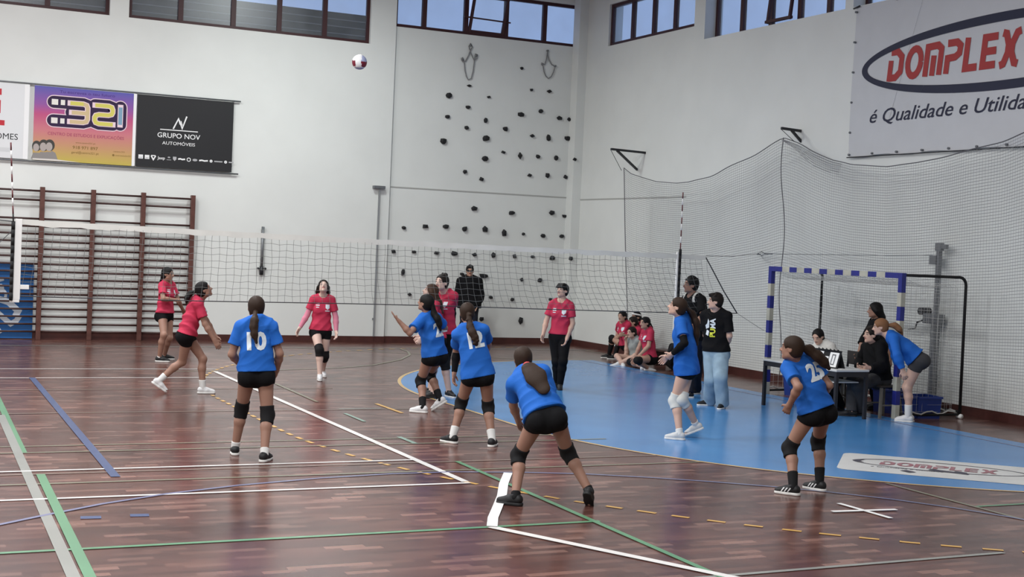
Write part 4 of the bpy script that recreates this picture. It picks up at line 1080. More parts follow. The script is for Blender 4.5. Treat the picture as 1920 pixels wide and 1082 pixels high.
sleeve_pink = mat('pink_sleeve', (.62, .22, .30), .8, .2); num_w = mat('jersey_white_print', (.66, .72, .76), .6); tie_m = mat('red_hair_tie', (.55, .06, .06), .6)

def make_person(pid, label, J, sp):
    J = {k: (A3(v) if isinstance(v, tuple) else v) for k, v in J.items()}
    S = J['h']/1.65; male = J['sex'] == 'm'; big = J['big']*(1.08 if male else 1.0)
    base = (J['Lan']+J['Ran'])/2; base[2] = 0
    if sp.get('base') is not None: base = A3(sp['base'])
    root = thing('person', label, 'person', tuple(base))
    camd = math.dist(base, (-13.35, -16.68, 0))
    hb = .0062 if camd < 16.5 else (.0072 if camd < 21.5 else .008)
    up = un(J['neck']-J['pel']); fw = un(J['fwd']-up*(J['fwd']@up)); rt = np.cross(fw, up)
    hipd = un(J['Rhip']-J['Lhip']); pu = un(up*.7+A3((0, 0, .3))); pu = un(pu-hipd*(pu@hipd)); pf = np.cross(pu, hipd)
    pel, neck = J['pel'], J['neck']
    def sp_(t): return lerp(pel, neck, t)-fw*.012*math.sin(math.pi*t)
    hf = un(J['face']); hu = A3((0, 0, 1)); hu = un(hu*.75+up*.25); hu = un(hu-hf*(hu@hf)); hr = np.cross(hf, hu)
    hs = J['h']*.131/.215; H = J['head']
    def hp(x, y, z): return H+(hr*x+hf*y+hu*z)*hs
    hax = (hr, hf, hu)
    foot = {}
    for s in 'LR':
        td = un(J[s+'toe']); fu = A3((0, 0, 1.)); fu = un(fu-td*(fu@td)); fs = np.cross(td, fu); foot[s] = (td, fu, fs)
    allp = [J[k] for k in ('pel', 'neck', 'head', 'Lsh', 'Rsh', 'Lel', 'Rel', 'Lwr', 'Rwr', 'Lhip', 'Rhip', 'Lkn', 'Rkn', 'Lan', 'Ran')]
    for s in 'LR':
        allp.append(J[s+'wr']+un(J[s+'wr']-J[s+'el'])*.18*S); allp.append(J[s+'an']+foot[s][0]*.2*S)
    allp = np.array(allp)
    # ---------------- primitive groups
    def torso(v, e=0., k=.05, lower=True, loose=0.):
        b = big
        if lower:
            v.ell(pel+pu*.012*S, (hipd, pf, pu), ((.158*b+e)*S, (.106*b+e)*S, (.105+e)*S), k)
            for s in 'LR': v.ell(J[s+'hip']-pf*.050*S-pu*.035*S, (hipd, pf, pu), ((.086*b+e)*S, (.085*b+e)*S, (.090+e)*S), k)
        wst = (.118 if not male else .135)*b; q = .74
        v.cone(sp_(.12), sp_(.42), (wst+.012+e+loose)*S, (wst+e+loose*.6)*S, k, rt, (q*(wst)+e+loose)/(wst+e+loose))
        rb = (.122 if not male else .142)*b
        v.cone(sp_(.42), sp_(.74), (wst+e+loose*.5)*S, (rb+e)*S, k, rt, (q*rb+e)/(rb+e))
        v.cone(sp_(.74), sp_(.86), (rb+e)*S, (rb*.93+e)*S, k, rt, (.70*rb+e)/(rb+e))
        if not male:
            for s in (-1, 1): v.ell(sp_(.64)+(fw*.072+rt*s*.062)*S, (rt, fw, up), ((.060+e)*S, (.052+e)*S, (.062+e)*S), k)
        for s in 'LR':
            v.cone(lerp(sp_(.95), J[s+'sh'], .25), J[s+'sh']-up*.008*S, (.055+e)*S, (.050*b+e)*S, k)
            v.cone(neck+up*.025*S-fw*.01*S, lerp(neck, J[s+'sh'], .72)+up*.008*S, (.042+e*.7)*S, (.040+e)*S, k)
    def neckp(v, e=0., k=.03):
        v.cone(neck-up*.05*S, hp(0, -.022, -.065), (.054+.006*male+e)*S, (.050+.006*male+e)*S, k)
    def upper_arm(v, s, e=0., k=.03, t1=1., r2=None):
        b = 1+.5*(big-1)+.06*male
        a, c = J[s+'sh'], J[s+'el']
        v.ell(a-up*.012*S, (rt, fw, up), ((.052*b+e)*S,)*3, k)
        v.cone(a, lerp(a, c, t1), (.050*b+e)*S, (r2 if r2 else (.050+(.037-.050)*t1)*b+e)*S, k)
    def forearm(v, s, e=0., k=.02, t0=0., t1=1.):
        b = 1+.5*(big-1)+.08*male
        a, c = J[s+'el'], J[s+'wr']; m_ = lerp(a, c, .32)
        if t0 < .32: v.cone(lerp(a, c, t0), m_, (.038*b+e)*S, (.040*b+e)*S, k)
        v.cone(lerp(a, c, max(t0, .32)), lerp(a, c, t1), (.040*b+e)*S, (.040+(.026-.040)*(t1-.32)/.68)*b*S+e*S, k)
    def thigh(v, s, e=0., k=.035, t1=1., r2=None):
        b = 1+.6*(big-1)
        a, c = J[s+'hip'], J[s+'kn']
        v.cone(lerp(a, c, .04), lerp(a, c, t1), (.086*b+e)*S, (r2 if r2 else (.086+(.053-.086)*t1)*b+e)*S, k)
    def shank(v, s, e=0., k=.025, t0=0., t1=1.):
        a, c = J[s+'kn'], J[s+'an']; d = un(c-a); bk = J[s+'toe']-d*(J[s+'toe']@d); bk = -un(bk)
        if np.linalg.norm(J[s+'toe']-d*(J[s+'toe']@d)) < .2: bk = A3((0, 0, 0))
        m_ = lerp(a, c, .32)+bk*.012*S
        if t0 < .1: v.ell(a, (rt, fw, up), ((.053+e)*S,)*3, k)
        if t0 < .32: v.cone(lerp(a, c, t0), m_, (.050+e)*S, (.053+e)*S, k)
        if t1 > .32: v.cone(lerp(m_, c, max(0, (t0-.32)/.68)), lerp(m_, c, (t1-.32)/.68), (.053+(.035-.053)*max(0, (t0-.32)/.68)+e)*S, (.053+(.035-.053)*(t1-.32)/.68+e)*S, k)
    def vol(pts, pad, h=None): pts = np.array(pts); return Vol(pts.min(0)-pad*S, pts.max(0)+pad*S, h or hb)
    def emit(v, name, m, parent=root, smooth=1, mi=None, mats=None):
        r = v.mesh(smooth)
        if r is None: return None
        V, F = r
        o = fast_mesh(name, V, F, mats or [m], parent, mi(V, F) if mi else None)
        return o
    # ---------------- body
    v = vol(allp, .17)
    torso(v, 0); neckp(v)
    # head
    v.ell(hp(0, -.012, .028), hax, (.072*hs, .092*hs, .080*hs), .02)
    v.ell(hp(0, .020, -.028), hax, (.059*hs, .066*hs, .079*hs), .03)
    v.cone(hp(-.034, .015, -.066), hp(0, .060, -.090), .026*hs, .019*hs, .02); v.cone(hp(.034, .015, -.066), hp(0, .060, -.090), .026*hs, .019*hs, .02)
    v.cone(hp(-.040, .070, .022), hp(.040, .070, .022), .014*hs, .014*hs, .012)
    for s in (-1, 1): v.ell(hp(s*.031, .094, .003), hax, (.017*hs, .014*hs, .011*hs), .008, True)
    for s in (-1, 1): v.ell(hp(s*.031, .070, .003), hax, (.0145*hs,)*3, .002)
    v.cone(hp(0, .080, .004), hp(0, .103, -.030), .009*hs, .013*hs, .010)
    v.ell(hp(0, .080, -.056), hax, (.023*hs, .010*hs, .0095*hs), .006)
    v.cone(hp(-.014, .088, -.034), hp(.014, .088, -.034), .009*hs, .009*hs, .008)
    for s in (-1, 1): v.ell(hp(s*.071, -.008, -.008), (hr*.95+hf*.3*s, hf, hu), (.009*hs, .020*hs, .031*hs), .006)
    hand_def = sp.get('hands', {})
    for s in 'LR':
        upper_arm(v, s); forearm(v, s)
        wr = J[s+'wr']; fd = un(wr-J[s+'el']); hd = hand_def.get(s, {})
        if 'dir' in hd: fd = un(hd['dir'])
        inn = hd.get('palm'); inn = A3(inn) if inn is not None else (lerp(pel, neck, .4)+fw*.15-wr)
        pn = inn-fd*(inn@fd); pn = un(pn) if np.linalg.norm(pn) > .02 else un(np.cross(fd, up))
        wd = np.cross(fd, pn)
        tsd = 1 if (wd@(fw+A3((0, 0, .5)))) > 0 else -1
        if s+'thumb' in sp: tsd = sp[s+'thumb']
        wd = wd*tsd
        hS = S*(1.06 if male else 1.)
        v.cone(wr, wr+fd*.03*hS, .026*S, .029*hS, .02, wd, .72)
        v.cone(wr+fd*.032*hS, wr+fd*.072*hS, .031*hS, .037*hS, .015, wd, .40)
        cl = hd.get('curl', .45)
        for i, (off, ln) in enumerate(((.030, .068), (.010, .078), (-.0105, .072), (-.030, .056))):
            p0 = wr+fd*(.086-.004*(abs(i-1.3)))*hS+wd*off*hS
            d = un(fd*math.cos(cl*.6)+pn*math.sin(cl*.6)+wd*off*1.6); p1 = p0+d*ln*.50*hS
            d2 = un(fd*math.cos(cl*1.8)+pn*math.sin(cl*1.8)+wd*off*1.2); p2 = p1+d2*ln*.30*hS
            d3 = un(fd*math.cos(cl*2.6)+pn*math.sin(cl*2.6)); p3 = p2+d3*ln*.22*hS
            rr = max(.0088*hS, hb*1.18)
            v.cone(p0-fd*.02*hS, p1, rr*1.05, rr, .003); v.cone(p1, p2, rr, rr*.95, .002); v.cone(p2, p3, rr*.95, rr*.85, .002)
        t0 = wr+fd*.028*hS+wd*.026*hS; t1 = t0+un(fd*.62+wd*.68+pn*.32)*.040*hS; t2 = t1+un(fd*.85+wd*.25+pn*.4)*.032*hS
        rr = max(.0105*hS, hb*1.25); v.cone(t0, t1, rr*1.25, rr, .008); v.cone(t1, t2, rr, rr*.85, .003)
        thigh(v, s); shank(v, s)
        td, fu, fs = foot[s]; an = J[s+'an']
        v.cone(an, an-td*.035*S-fu*.045*S, .033*S, .028*S, .02); v.cone(an-fu*.02*S, an+td*.10*S-fu*.05*S, .034*S, .026*S, .02); v.cone(an+td*.10*S-fu*.05*S, an+td*.155*S-fu*.055*S, .028*S, .018*S, .02)
    def body_mi(V, F):
        C = V[F].mean(1); q = (C-H)/hs; x, y, z = q@hr, q@hf, q@hu
        mi = np.zeros(len(F), int)
        e = (np.abs(np.abs(x)-.031) < .0135) & (np.abs(z-.003) < .0058) & (y > .055); mi[e] = 1
        e = ((np.abs(x)-.031)**2+(z-.003)**2 < .0072**2) & (y > .055); mi[e] = 2
        e = (np.abs(np.abs(x)-.033) < .019) & (np.abs(z-.026-.08*(.033-np.abs(x))) < .0052) & (y > .045); mi[e] = 3
        e = (np.abs(x) < .023) & (np.abs(z+.056) < .009*(1-(x/.03)**2)) & (y > .06); mi[e] = 4
        return mi
    hm = hairm(sp.get('hair', 'dark'))
    body = emit(v, 'body', None, smooth=1, mi=body_mi, mats=[skin(sp.get('skin', 'mid')), eye_w, eye_d, hm, lip_m])
    # ---------------- hair
    style = sp.get('style', 'pony')
    tail = [sp_(1-t)+rt*x*S-fw*o_*S for t, x, o_ in sp.get('tail', [])]   # (down the back, sideways, off the back)
    hpts = [hp(-.1, -.12, -.1), hp(.1, .12, .13)]
    locks = []
    if style == 'long':
        e1 = sp.get('len', .30)
        for x, y in ((-.062, -.02), (.062, -.02), (-.035, -.07), (.035, -.07), (0, -.085)):
            a = hp(x, y, -.01); lo = sp_(1-e1)+rt*x*1.25*S-fw*(.105-.02*abs(x)/.06)*S
            if abs(x) > .05 and sp.get('front'): lo = sp_(1-e1)+rt*x*1.2*S+fw*.10*S
            locks.append((a, lerp(a, lo, .5)-fw*.012*S, lo)); hpts += [a, lo]
    hv = vol(hpts, .09, max(.0055, hb*.85))
    g = hv
    vol_e = sp.get('vol', .009)
    g.ell(hp(0, -.014, .030), hax, ((.074+vol_e)*hs, (.094+vol_e)*hs, (.082+vol_e)*hs), 0)
    g.ell(hp(0, -.035, -.025), hax, ((.064+vol_e*.7)*hs, (.066+vol_e*.6)*hs, (.072)*hs), .03)
    g.cut(hp(0, -.06, -.082), -hu*.9-hf*.25)
    # face opening
    hl = sp.get('hairline', 0.)
    g.ell(hp(0, .128, -.032), hax, (.078*hs, .112*hs, (.104+hl)*hs), .006, True)
    if style in ('pony', 'bun', 'short'):
        for s in (-1, 1): g.ell(hp(s*.090, .022, -.034), hax, (.034*hs, .034*hs, .052*hs), .006, True)
    if sp.get('fringe'):
        for x in (-.045, -.02, .005, .03, .05): g.cone(hp(x, .055, .085), hp(x*1.15, .092, .030), .020*hs, .012*hs, .012)
    if style == 'short':
        r_ = random.Random(pid)
        for i in range(34):
            a = r_.uniform(0, 6.28); el = r_.uniform(.35, 1.5); y = math.cos(el)*math.cos(a); x = math.cos(el)*math.sin(a)
            p = hp(.078*x, -.012+.098*y, .034+.086*math.sin(el)); g.ell(p, hax, (.017*hs, .019*hs, .013*hs), .012)
        if sp.get('quiff'):
            for x in (-.035, -.012, .012, .035): g.cone(hp(x, .05, .095), hp(x+.008, .092, .085), .022*hs, .013*hs, .012)
    if style == 'bun': g.ell(hp(0, -.055, .112), hax, (.036*hs, .036*hs, .032*hs), .008)
    for a, b, c in locks:
        g.cone(a, b, .046*S, .044*S, .03, rt, .7); g.cone(b, c, .044*S, .022*S, .03, rt, .7)
    hair_o = emit(g, 'hair', hm, smooth=1)
    if tail:
        st = hp(*sp.get('tail_at', (0, -.098, .02))); pts = [st]+tail
        rad = sp.get('tail_r', [.022, .034, .034, .028, .012]); rad = [rad[min(i, len(rad)-1)] for i in range(len(pts))]
        tv = vol(pts, .08, max(.0055, hb*.85))
        for i in range(len(pts)-1): tv.cone(pts[i], pts[i+1], rad[i]*S, rad[i+1]*S, .03, rt, sp.get('tail_q', .8))
        if sp.get('braid'):
            for i in range(1, len(pts)):
                n_ = 3
                for j in range(n_):
                    p = lerp(pts[i-1], pts[i], (j+.5)/n_); sd = 1 if (i*n_+j) % 2 else -1
                    tv.ell(p+rt*sd*.016*S-fw*.012*S, (rt, fw, up), (.026*S, .022*S, .020*S), .004)
        elif not sp.get('sleek'):
            vv = un(pts[-1]-pts[0]); pr = un(np.cross(vv, hf+A3((.01, .02, 0))))
            tv.ripple(.0016, [(pr*150+vv*18, 1.), (np.cross(vv, pr)*170-vv*12, 2.)])
        o = emit(tv, 'ponytail', hm, smooth=1)
        if sp.get('tie'):
            k = MB(); d = un(tail[0]-st); c_ = lerp(st, tail[0], .42); k.tube([tuple(c_-d*.017), tuple(c_+d*.017)], .044*S, tie_m, 14); k.build('hair_tie', root)
    # ---------------- clothes
    def waves(seed, f=1.):
        r_ = random.Random(seed); out = []
        for i in range(5):
            d = un(up*r_.uniform(-.5, .5)+rt*r_.uniform(-1, 1)+fw*r_.uniform(-1, 1)); out.append((d*r_.uniform(22, 48)*f, r_.uniform(0, 6.28)))
        return out
    top = sp.get('top'); shirt_o = None
    if top:
        hem = sp.get('hem', -.02); long_ = sp.get('long_sleeves', False); e = sp.get('top_e', .013); loose = sp.get('loose', .012)
        tp = [J['Lsh'], J['Rsh'], pel, neck, J['Lel'], J['Rel'], J['Lhip'], J['Rhip']]+([J['Lwr'], J['Rwr']] if long_ else [])
        sv = vol(tp, .24)
        torso(sv, e, .06, True, loose)
        # hang of the hem
        sv.cone(sp_(.34), sp_(hem-.02), (.124*big+e+loose)*S, (.150*big+e+loose)*S, .05, rt, .76)
        if sp.get('belly'): sv.ell(sp_(.25)+fw*.03*S, (rt, fw, up), (.17*big*S, .15*big*S, .2*S), .06)
        sv.folds(sp.get('fold', .011) if not sp.get('puffy') else .006, pid, up, rt, fw)
        sv.cut(sp_(hem), -up+(fw*.0))
        for s in 'LR':
            a, c, w_ = J[s+'sh'], J[s+'el'], J[s+'wr']
            av = sv.like()
            if long_:
                upper_arm(av, s, e+.006, .03); forearm(av, s, e+.006, .03)
                av.cut(lerp(c, w_, sp.get('cuff', .97)), un(w_-c))
            else:
                t1 = sp.get('sleeve', .66)
                av.ell(a-up*.012*S, (rt, fw, up), ((.052+e)*S,)*3, .03); av.cone(a, lerp(a, c, t1+.1), (.051+e)*S, (.055+e*1.5)*S, .03)
                av.cut(lerp(a, c, t1), un(c-a))
            av.folds(.0050, pid+s, un(c-a), rt, fw)
            k_ = .02; hh = np.clip(.5+.5*(sv.D-av.D)/k_, 0, 1); near = np.clip(1-np.abs(sv.D)*0, 0, 1)
            sv.D = (sv.D*(1-hh)+av.D*hh-k_*hh*(1-hh)*.6).astype(np.float32)
        # neck opening
        sv.cone(neck+up*.02*S+fw*.02*S, neck+up*.30*S+fw*.02*S, sp.get('collar', .070)*S, .12*S, .004, None, 1., True)
        if sp.get('hood'):
            for i in range(9):
                a = math.pi*(.12+.76*i/8)+math.pi; a2 = math.pi*(.12+.76*(i+1)/8)+math.pi
                if i < 8: sv.cone(neck+(rt*math.cos(a)*.085+fw*(math.sin(a)*.085+.01)+up*.012)*S, neck+(rt*math.cos(a2)*.085+fw*(math.sin(a2)*.085+.01)+up*.012)*S, .036*S, .036*S, .015)
            sv.ell(neck-fw*.10*S-up*.03*S, (rt, fw, up), (.085*S, .045*S, .07*S), .02)
        if sp.get('high_collar'):
            for i in range(13):
                a = 2*math.pi*i/12; a2 = 2*math.pi*(i+1)/12
                if i < 12: sv.cone(neck+(rt*math.cos(a)*.068+fw*math.sin(a)*.066+up*.03)*S, neck+(rt*math.cos(a2)*.068+fw*math.sin(a2)*.066+up*.03)*S, .022*S, .022*S, .01)
        if sp.get('panels'):
            def pmi(V, F):
                C = V[F].mean(1)-neck; x = np.abs(C@rt); z = C@up; y = C@fw
                return ((x > .095*S) & (x < .128*S) & (z > -.075*S) & (y > -.06*S)).astype(int)
            shirt_o = emit(sv, 'shirt', None, smooth=2, mi=pmi, mats=[top, cloth_white])
        else: shirt_o = emit(sv, sp.get('top_name', 'shirt'), top, smooth=1)
    if sp.get('band'):
        k = MB(); k.tube([tuple(hp(.083*math.cos(a), -.012+.103*math.sin(a), .048+.018*math.sin(a))) for a in [2*math.pi*i/28 for i in range(28)]], .017*hs, white_m, 8, closed=True); k.build('headband', root)
    if sp.get('glasses'):
        k = MB()
        for s in (-1, 1):
            k.tube([tuple(hp(s*.033+.026*math.cos(a), .100, .002+.017*math.sin(a))) for a in [2*math.pi*i/16 for i in range(16)]], .0035*hs, black_m, 6, closed=True)
            k.poly([tuple(hp(s*.033+.024*math.cos(a), .099, .002+.015*math.sin(a))) for a in [2*math.pi*i/12 for i in range(12)]], mat('dark_lens', (.02, .02, .022), .15, .5))
            k.tube([tuple(hp(s*.058, .098, .006)), tuple(hp(s*.078, .0, .006))], .003*hs, black_m, 5)
        k.tube([tuple(hp(-.008, .101, .006)), tuple(hp(.008, .101, .006))], .0035*hs, black_m, 5); k.build('glasses', root)
    if sp.get('whistle'):
        k = MB(); k.tube([tuple(hp(0, .088, -.056)), tuple(hp(0, .118, -.058))], .007, black_m, 8); k.tube([tuple(hp(-.01, .125, -.062)), tuple(hp(.01, .125, -.062))], .013, black_m, 10); k.build('whistle', root)
        k = MB(); k.tube([tuple(hp(0, .12, -.07)), tuple(hp(.01, .115, -.16)), tuple(neck+fw*.13*S-up*.06*S), tuple(neck+fw*.10*S+rt*.06*S)], .0035, black_m, 5); k.build('lanyard', root)
    bot = sp.get('bottom')
    if bot:
        kind, bm_ = bot; e = {'shorts': .007, 'leggings': .007, 'pants': .018, 'jeans': .020}[kind]
        if sp.get('short_e'): e = sp['short_e']
        bp_ = [pel, J['Lhip'], J['Rhip'], J['Lkn'], J['Rkn']]+([J['Lan'], J['Ran']] if kind != 'shorts' else [])
        bv = vol(bp_, .20)
        v1 = bv
        v1.ell(pel+pu*.012*S, (hipd, pf, pu), ((.158*big+e)*S, (.106*big+e)*S, (.115+e)*S), .05)
        for s in 'LR': v1.ell(J[s+'hip']-pf*.050*S-pu*.035*S, (hipd, pf, pu), ((.086*big+e)*S, (.085*big+e)*S, (.090+e)*S), .05)
        v1.cone(pel, sp_(.26), (.136*big+e)*S, (.119*big+e)*S, .04, rt, .76)
        v1.cut(sp_(.22), up)
        for s in 'LR':
            lv = bv.like()
            if kind == 'shorts':
                t1 = sp.get('short_len', .24); thigh(lv, s, e, .03); lv.ell(J[s+'hip']-pf*.050*S-pu*.035*S, (hipd, pf, pu), ((.086*big+e)*S, (.085*big+e)*S, (.090+e)*S), .05)
                d = un(J[s+'kn']-J[s+'hip']); lv.cut(lerp(J[s+'hip'], J[s+'kn'], t1), un(d+hipd*(.12 if s == 'L' else -.12)))
            elif kind == 'leggings':
                thigh(lv, s, e); shank(lv, s, e); lv.cut(lerp(J[s+'kn'], J[s+'an'], sp.get('leg_len', .98)), un(J[s+'an']-J[s+'kn']))
            else:
                w1, w2 = (.072, .068) if kind == 'pants' else (.088, .092)
                thigh(lv, s, e, .03, 1., w1+e*.5); lv.cone(J[s+'kn'], J[s+'an'], (w1+e*.5)*S, (w2)*S, .03)
                lv.ripple(.0022, waves(pid+s+'t', 1.)); lv.cut(lerp(J[s+'kn'], J[s+'an'], 1.02 if kind == 'pants' else 1.10), un(J[s+'an']-J[s+'kn']))
            k_ = .02; hh = np.clip(.5+.5*(v1.D-lv.D)/k_, 0, 1); v1.D = (v1.D*(1-hh)+lv.D*hh-k_*hh*(1-hh)*.5).astype(np.float32)
        emit(v1, kind if kind != 'pants' else 'trousers', bm_, smooth=1)
    # knee pads, socks, sleeves
    if sp.get('pads'):
        for s in sp.get('pad_side', 'LR'):
            a, k_, c = J[s+'hip'], J[s+'kn'], J[s+'an']
            pv = vol([lerp(a, k_, .7), k_, lerp(k_, c, .35)], .12)
            kf = un(k_-lerp(a, c, .5)) if np.linalg.norm(k_-lerp(a, c, .5)) > .03*S else un(J[s+'toe'])
            pv.cone(lerp(a, k_, .68), k_, .074*S, .066*S, .02); pv.cone(k_, lerp(k_, c, .4), .066*S, .064*S, .02); pv.ell(k_+kf*.02*S, (rt, fw, up), (.062*S,)*3, .03)
            pv.cut(lerp(a, k_, .78), un(a-k_)); pv.cut(lerp(k_, c, .24), un(c-k_))
            emit(pv, 'knee_pad', sp['pads'])
    if sp.get('socks'):
        sm, t0 = sp['socks']
        for s in 'LR':
            k_, c = J[s+'kn'], J[s+'an']; pv = vol([lerp(k_, c, t0), c], .10); shank(pv, s, .006, .02, max(0, t0-.05), 1.02); pv.cut(lerp(k_, c, t0), un(k_-c)); emit(pv, 'sock', sm)
    for s, (sm, u0, f1) in sp.get('sleeves', {}).items():
        a, c, w_ = J[s+'sh'], J[s+'el'], J[s+'wr']; pv = vol([a, c, w_], .1)
        upper_arm(pv, s, .005); forearm(pv, s, .005)
        pv.cut(lerp(a, c, u0) if u0 < 1 else lerp(c, w_, u0-1), un(a-c) if u0 < 1 else un(c-w_)); pv.cut(lerp(c, w_, f1), un(w_-c)); emit(pv, 'arm_sleeve', sm)
    # shoes
    sh, so = sp.get('shoes', (shoe_w, sole_w))
    if sh:
        fl = .97 if not male else 1.08
        for s in 'LR':
            td, fu, fs = foot[s]; an = J[s+'an']; z0 = .08*S if J[s+'an'][2] < .081*1.2 else .08*S
            def q(f, u, w=0.): return an+(td*f*fl+fu*(u-.08)+fs*w)*S
            pv = vol([q(-.08, 0), q(.2, .13)], .06, hb*.85)
            pv.cone(q(-.030, .05), q(.055, .048), .038*S, .040*S, .02); pv.cone(q(.055, .046), q(.150, .030), .041*S, .030*S, .02); pv.cone(q(-.028, .060), q(.01, .088), .036*S, .038*S, .02)
            pv.cut(q(0, .018), -fu); pv.cut(q(0, .105), un(fu+td*.25))
            o = emit(pv, 'shoe', sh)
            pv = vol([q(-.08, 0), q(.2, .04)], .06, hb*.7)
            pv.cone(q(-.034, .016), q(.05, .016), .041*S, .040*S, .02); pv.cone(q(.05, .016), q(.146, .016), .043*S, .036*S, .02)
            pv.cut(q(0, .001), -fu); pv.cut(q(0, .027), fu)
            so_ = emit(pv, 'sole', so)
            if o and so_:
                so_.parent = o; so_.matrix_parent_inverse = Matrix()
            if sp.get('stripes'):
                bvh = BVHTree.FromPolygons([tuple(v_.co) for v_ in o.data.vertices], [tuple(p_.vertices) for p_ in o.data.polygons]); k = MB()
                for sd in (-1, 1):
                    for i in range(3):
                        f0 = .035+.032*i; row = []
                        for j in range(6):
                            t_ = j/5
                            for wdt in (0, .013):
                                P0 = q(f0+wdt-.028*t_, .030+.040*t_, sd*.12); hit = bvh.ray_cast(Vector(P0), Vector(-fs*sd))
                                row.append(hit[0]+Vector(fs*sd)*.0025 if hit[0] else None)
                        for j in range(5):
                            qd = [row[2*j], row[2*j+1], row[2*j+3], row[2*j+2]]
                            if all(x is not None for x in qd): k.add(qd, [(0, 1, 2, 3)], shoe_w)
                if k.v:
                    st_o = k.build('shoe_stripes'); st_o.parent = o; st_o.matrix_parent_inverse = Matrix()
    # ---------------- prints on the shirt
    if shirt_o is not None and (sp.get('number') or sp.get('crest') or sp.get('print')):
        me = shirt_o.data; bvh = BVHTree.FromPolygons([tuple(v_.co) for v_ in me.vertices], [tuple(p_.vertices) for p_ in me.polygons])
        def decal(name, shapes, t, x0, side, par=root):
            """shapes: list of (verts2d, faces, material); side -1 back, 1 front"""
            dirv = fw*side; rx = -rt if side == 1 else rt
            k = bmesh.new(); mats = []
            for V2, F2, m_ in shapes:
                if m_ not in mats: mats.append(m_)
                mi_ = mats.index(m_); bs = bmesh.new(); vs_ = [bs.verts.new((p[0], p[1], 0)) for p in V2]
                for f in F2:
                    try: bs.faces.new([vs_[i] for i in f])
                    except ValueError: pass
                xs = [p[0] for p in V2]; ys = [p[1] for p in V2]
                for ax, (lo_, hi_) in enumerate(((min(xs), max(xs)), (min(ys), max(ys)))):
                    c_ = math.floor(lo_/.014)*.014
                    while c_ < hi_:
                        nrm_ = (1, 0, 0) if ax == 0 else (0, 1, 0)
                        bmesh.ops.bisect_plane(bs, geom=bs.verts[:]+bs.edges[:]+bs.faces[:], plane_co=(c_, 0, 0) if ax == 0 else (0, c_, 0), plane_no=nrm_); c_ += .014
                o0 = sp_(t)+rx*x0; mp_ = {}
                for v_ in bs.verts:
                    P0 = o0+rx*v_.co.x+up*v_.co.y+dirv*.5
                    hit = bvh.ray_cast(Vector(P0), Vector(-dirv)); mp_[v_.index] = None
                    v_.co = (hit[0]+Vector(dirv)*.004) if hit[0] else Vector(P0-dirv*.36)
                b2_ = bpy.data.meshes.new('tmp'); bs.normal_update(); bs.to_mesh(b2_); bs.free()
                for p_ in b2_.polygons: p_.material_index = mi_
                k.from_mesh(b2_); bpy.data.meshes.remove(b2_)
            me2 = bpy.data.meshes.new(name); k.to_mesh(me2); k.free()
            for m_ in mats: me2.materials.append(m_)
            o = bpy.data.objects.new(name, me2); COL.objects.link(o); o.parent = root; o.matrix_parent_inverse = root.matrix_basis.inverted()
        if sp.get('number'):
            s_, t, w_, h_, dx = sp['number']
            V2, F2 = text_mesh(s_, .045, 0); xs = [p[0] for p in V2]; ys = [p[1] for p in V2]
            V2 = [((p[0]-(min(xs)+max(xs))/2)/(max(xs)-min(xs))*w_, (p[1]-(min(ys)+max(ys))/2)/(max(ys)-min(ys))*h_) for p in V2]
            decal('shirt_number', [(V2, F2, num_w)], t, dx, -1)
        if sp.get('crest'):
            def R_(x0, y0, x1, y1): return [(x0, y0), (x1, y0), (x1, y1), (x0, y1)]
            shp = []
            for pg in ([(-.032, .05), (.032, .05), (.032, -.005), (0, -.035), (-.032, -.005)], R_(-.036, -.060, .036, -.045)): shp.append((pg, [tuple(range(len(pg)))], num_w))
            decal('shirt_crest', shp, .70, .075, 1)
            shp = [(pg, [tuple(range(len(pg)))], num_w) for pg in (R_(-.03, .03, .02, .042), R_(-.035, .0, .025, .014), R_(-.03, -.03, .018, -.018))]
            decal('shirt_badges', shp, .74, -.075, 1)
        if sp.get('print'):
            yel = mat('yellow_print_bright', (.62, .66, .05), .6); V2, F2 = text_mesh('PUMA', .04, 0); xs = [p[0] for p in V2]; ys = [p[1] for p in V2]
            w_ = max(xs)-min(xs); hh_ = max(ys)-min(ys); rot = lambda p: (-(p[1]-min(ys))/hh_*.085+.085, (p[0]-min(xs))/w_*.27-.135)
            half = min(xs)+w_*.48
            FA = [f for f in F2 if sum(V2[i][0] for i in f)/len(f) < half]; FB = [f for f in F2 if f not in FA]
            VR = [rot(p) for p in V2]
            decal('shirt_print', [(VR, FA, yel), (VR, FB, num_w), ([(-.075, -.02), (-.02, .0), (-.01, .09), (-.035, .13), (-.05, .06), (-.09, .03)], [(0, 1, 2, 3, 4, 5)], num_w), ([(-.07, -.10), (-.02, -.12), (-.015, -.05), (-.06, -.03)], [(0, 1, 2, 3)], num_w)], .62, -.03, 1)
    return root, dict(hp=hp, sp_=sp_, rt=rt, fw=fw, up=up, S=S, neck=neck, pel=pel, J=J, hs=hs)
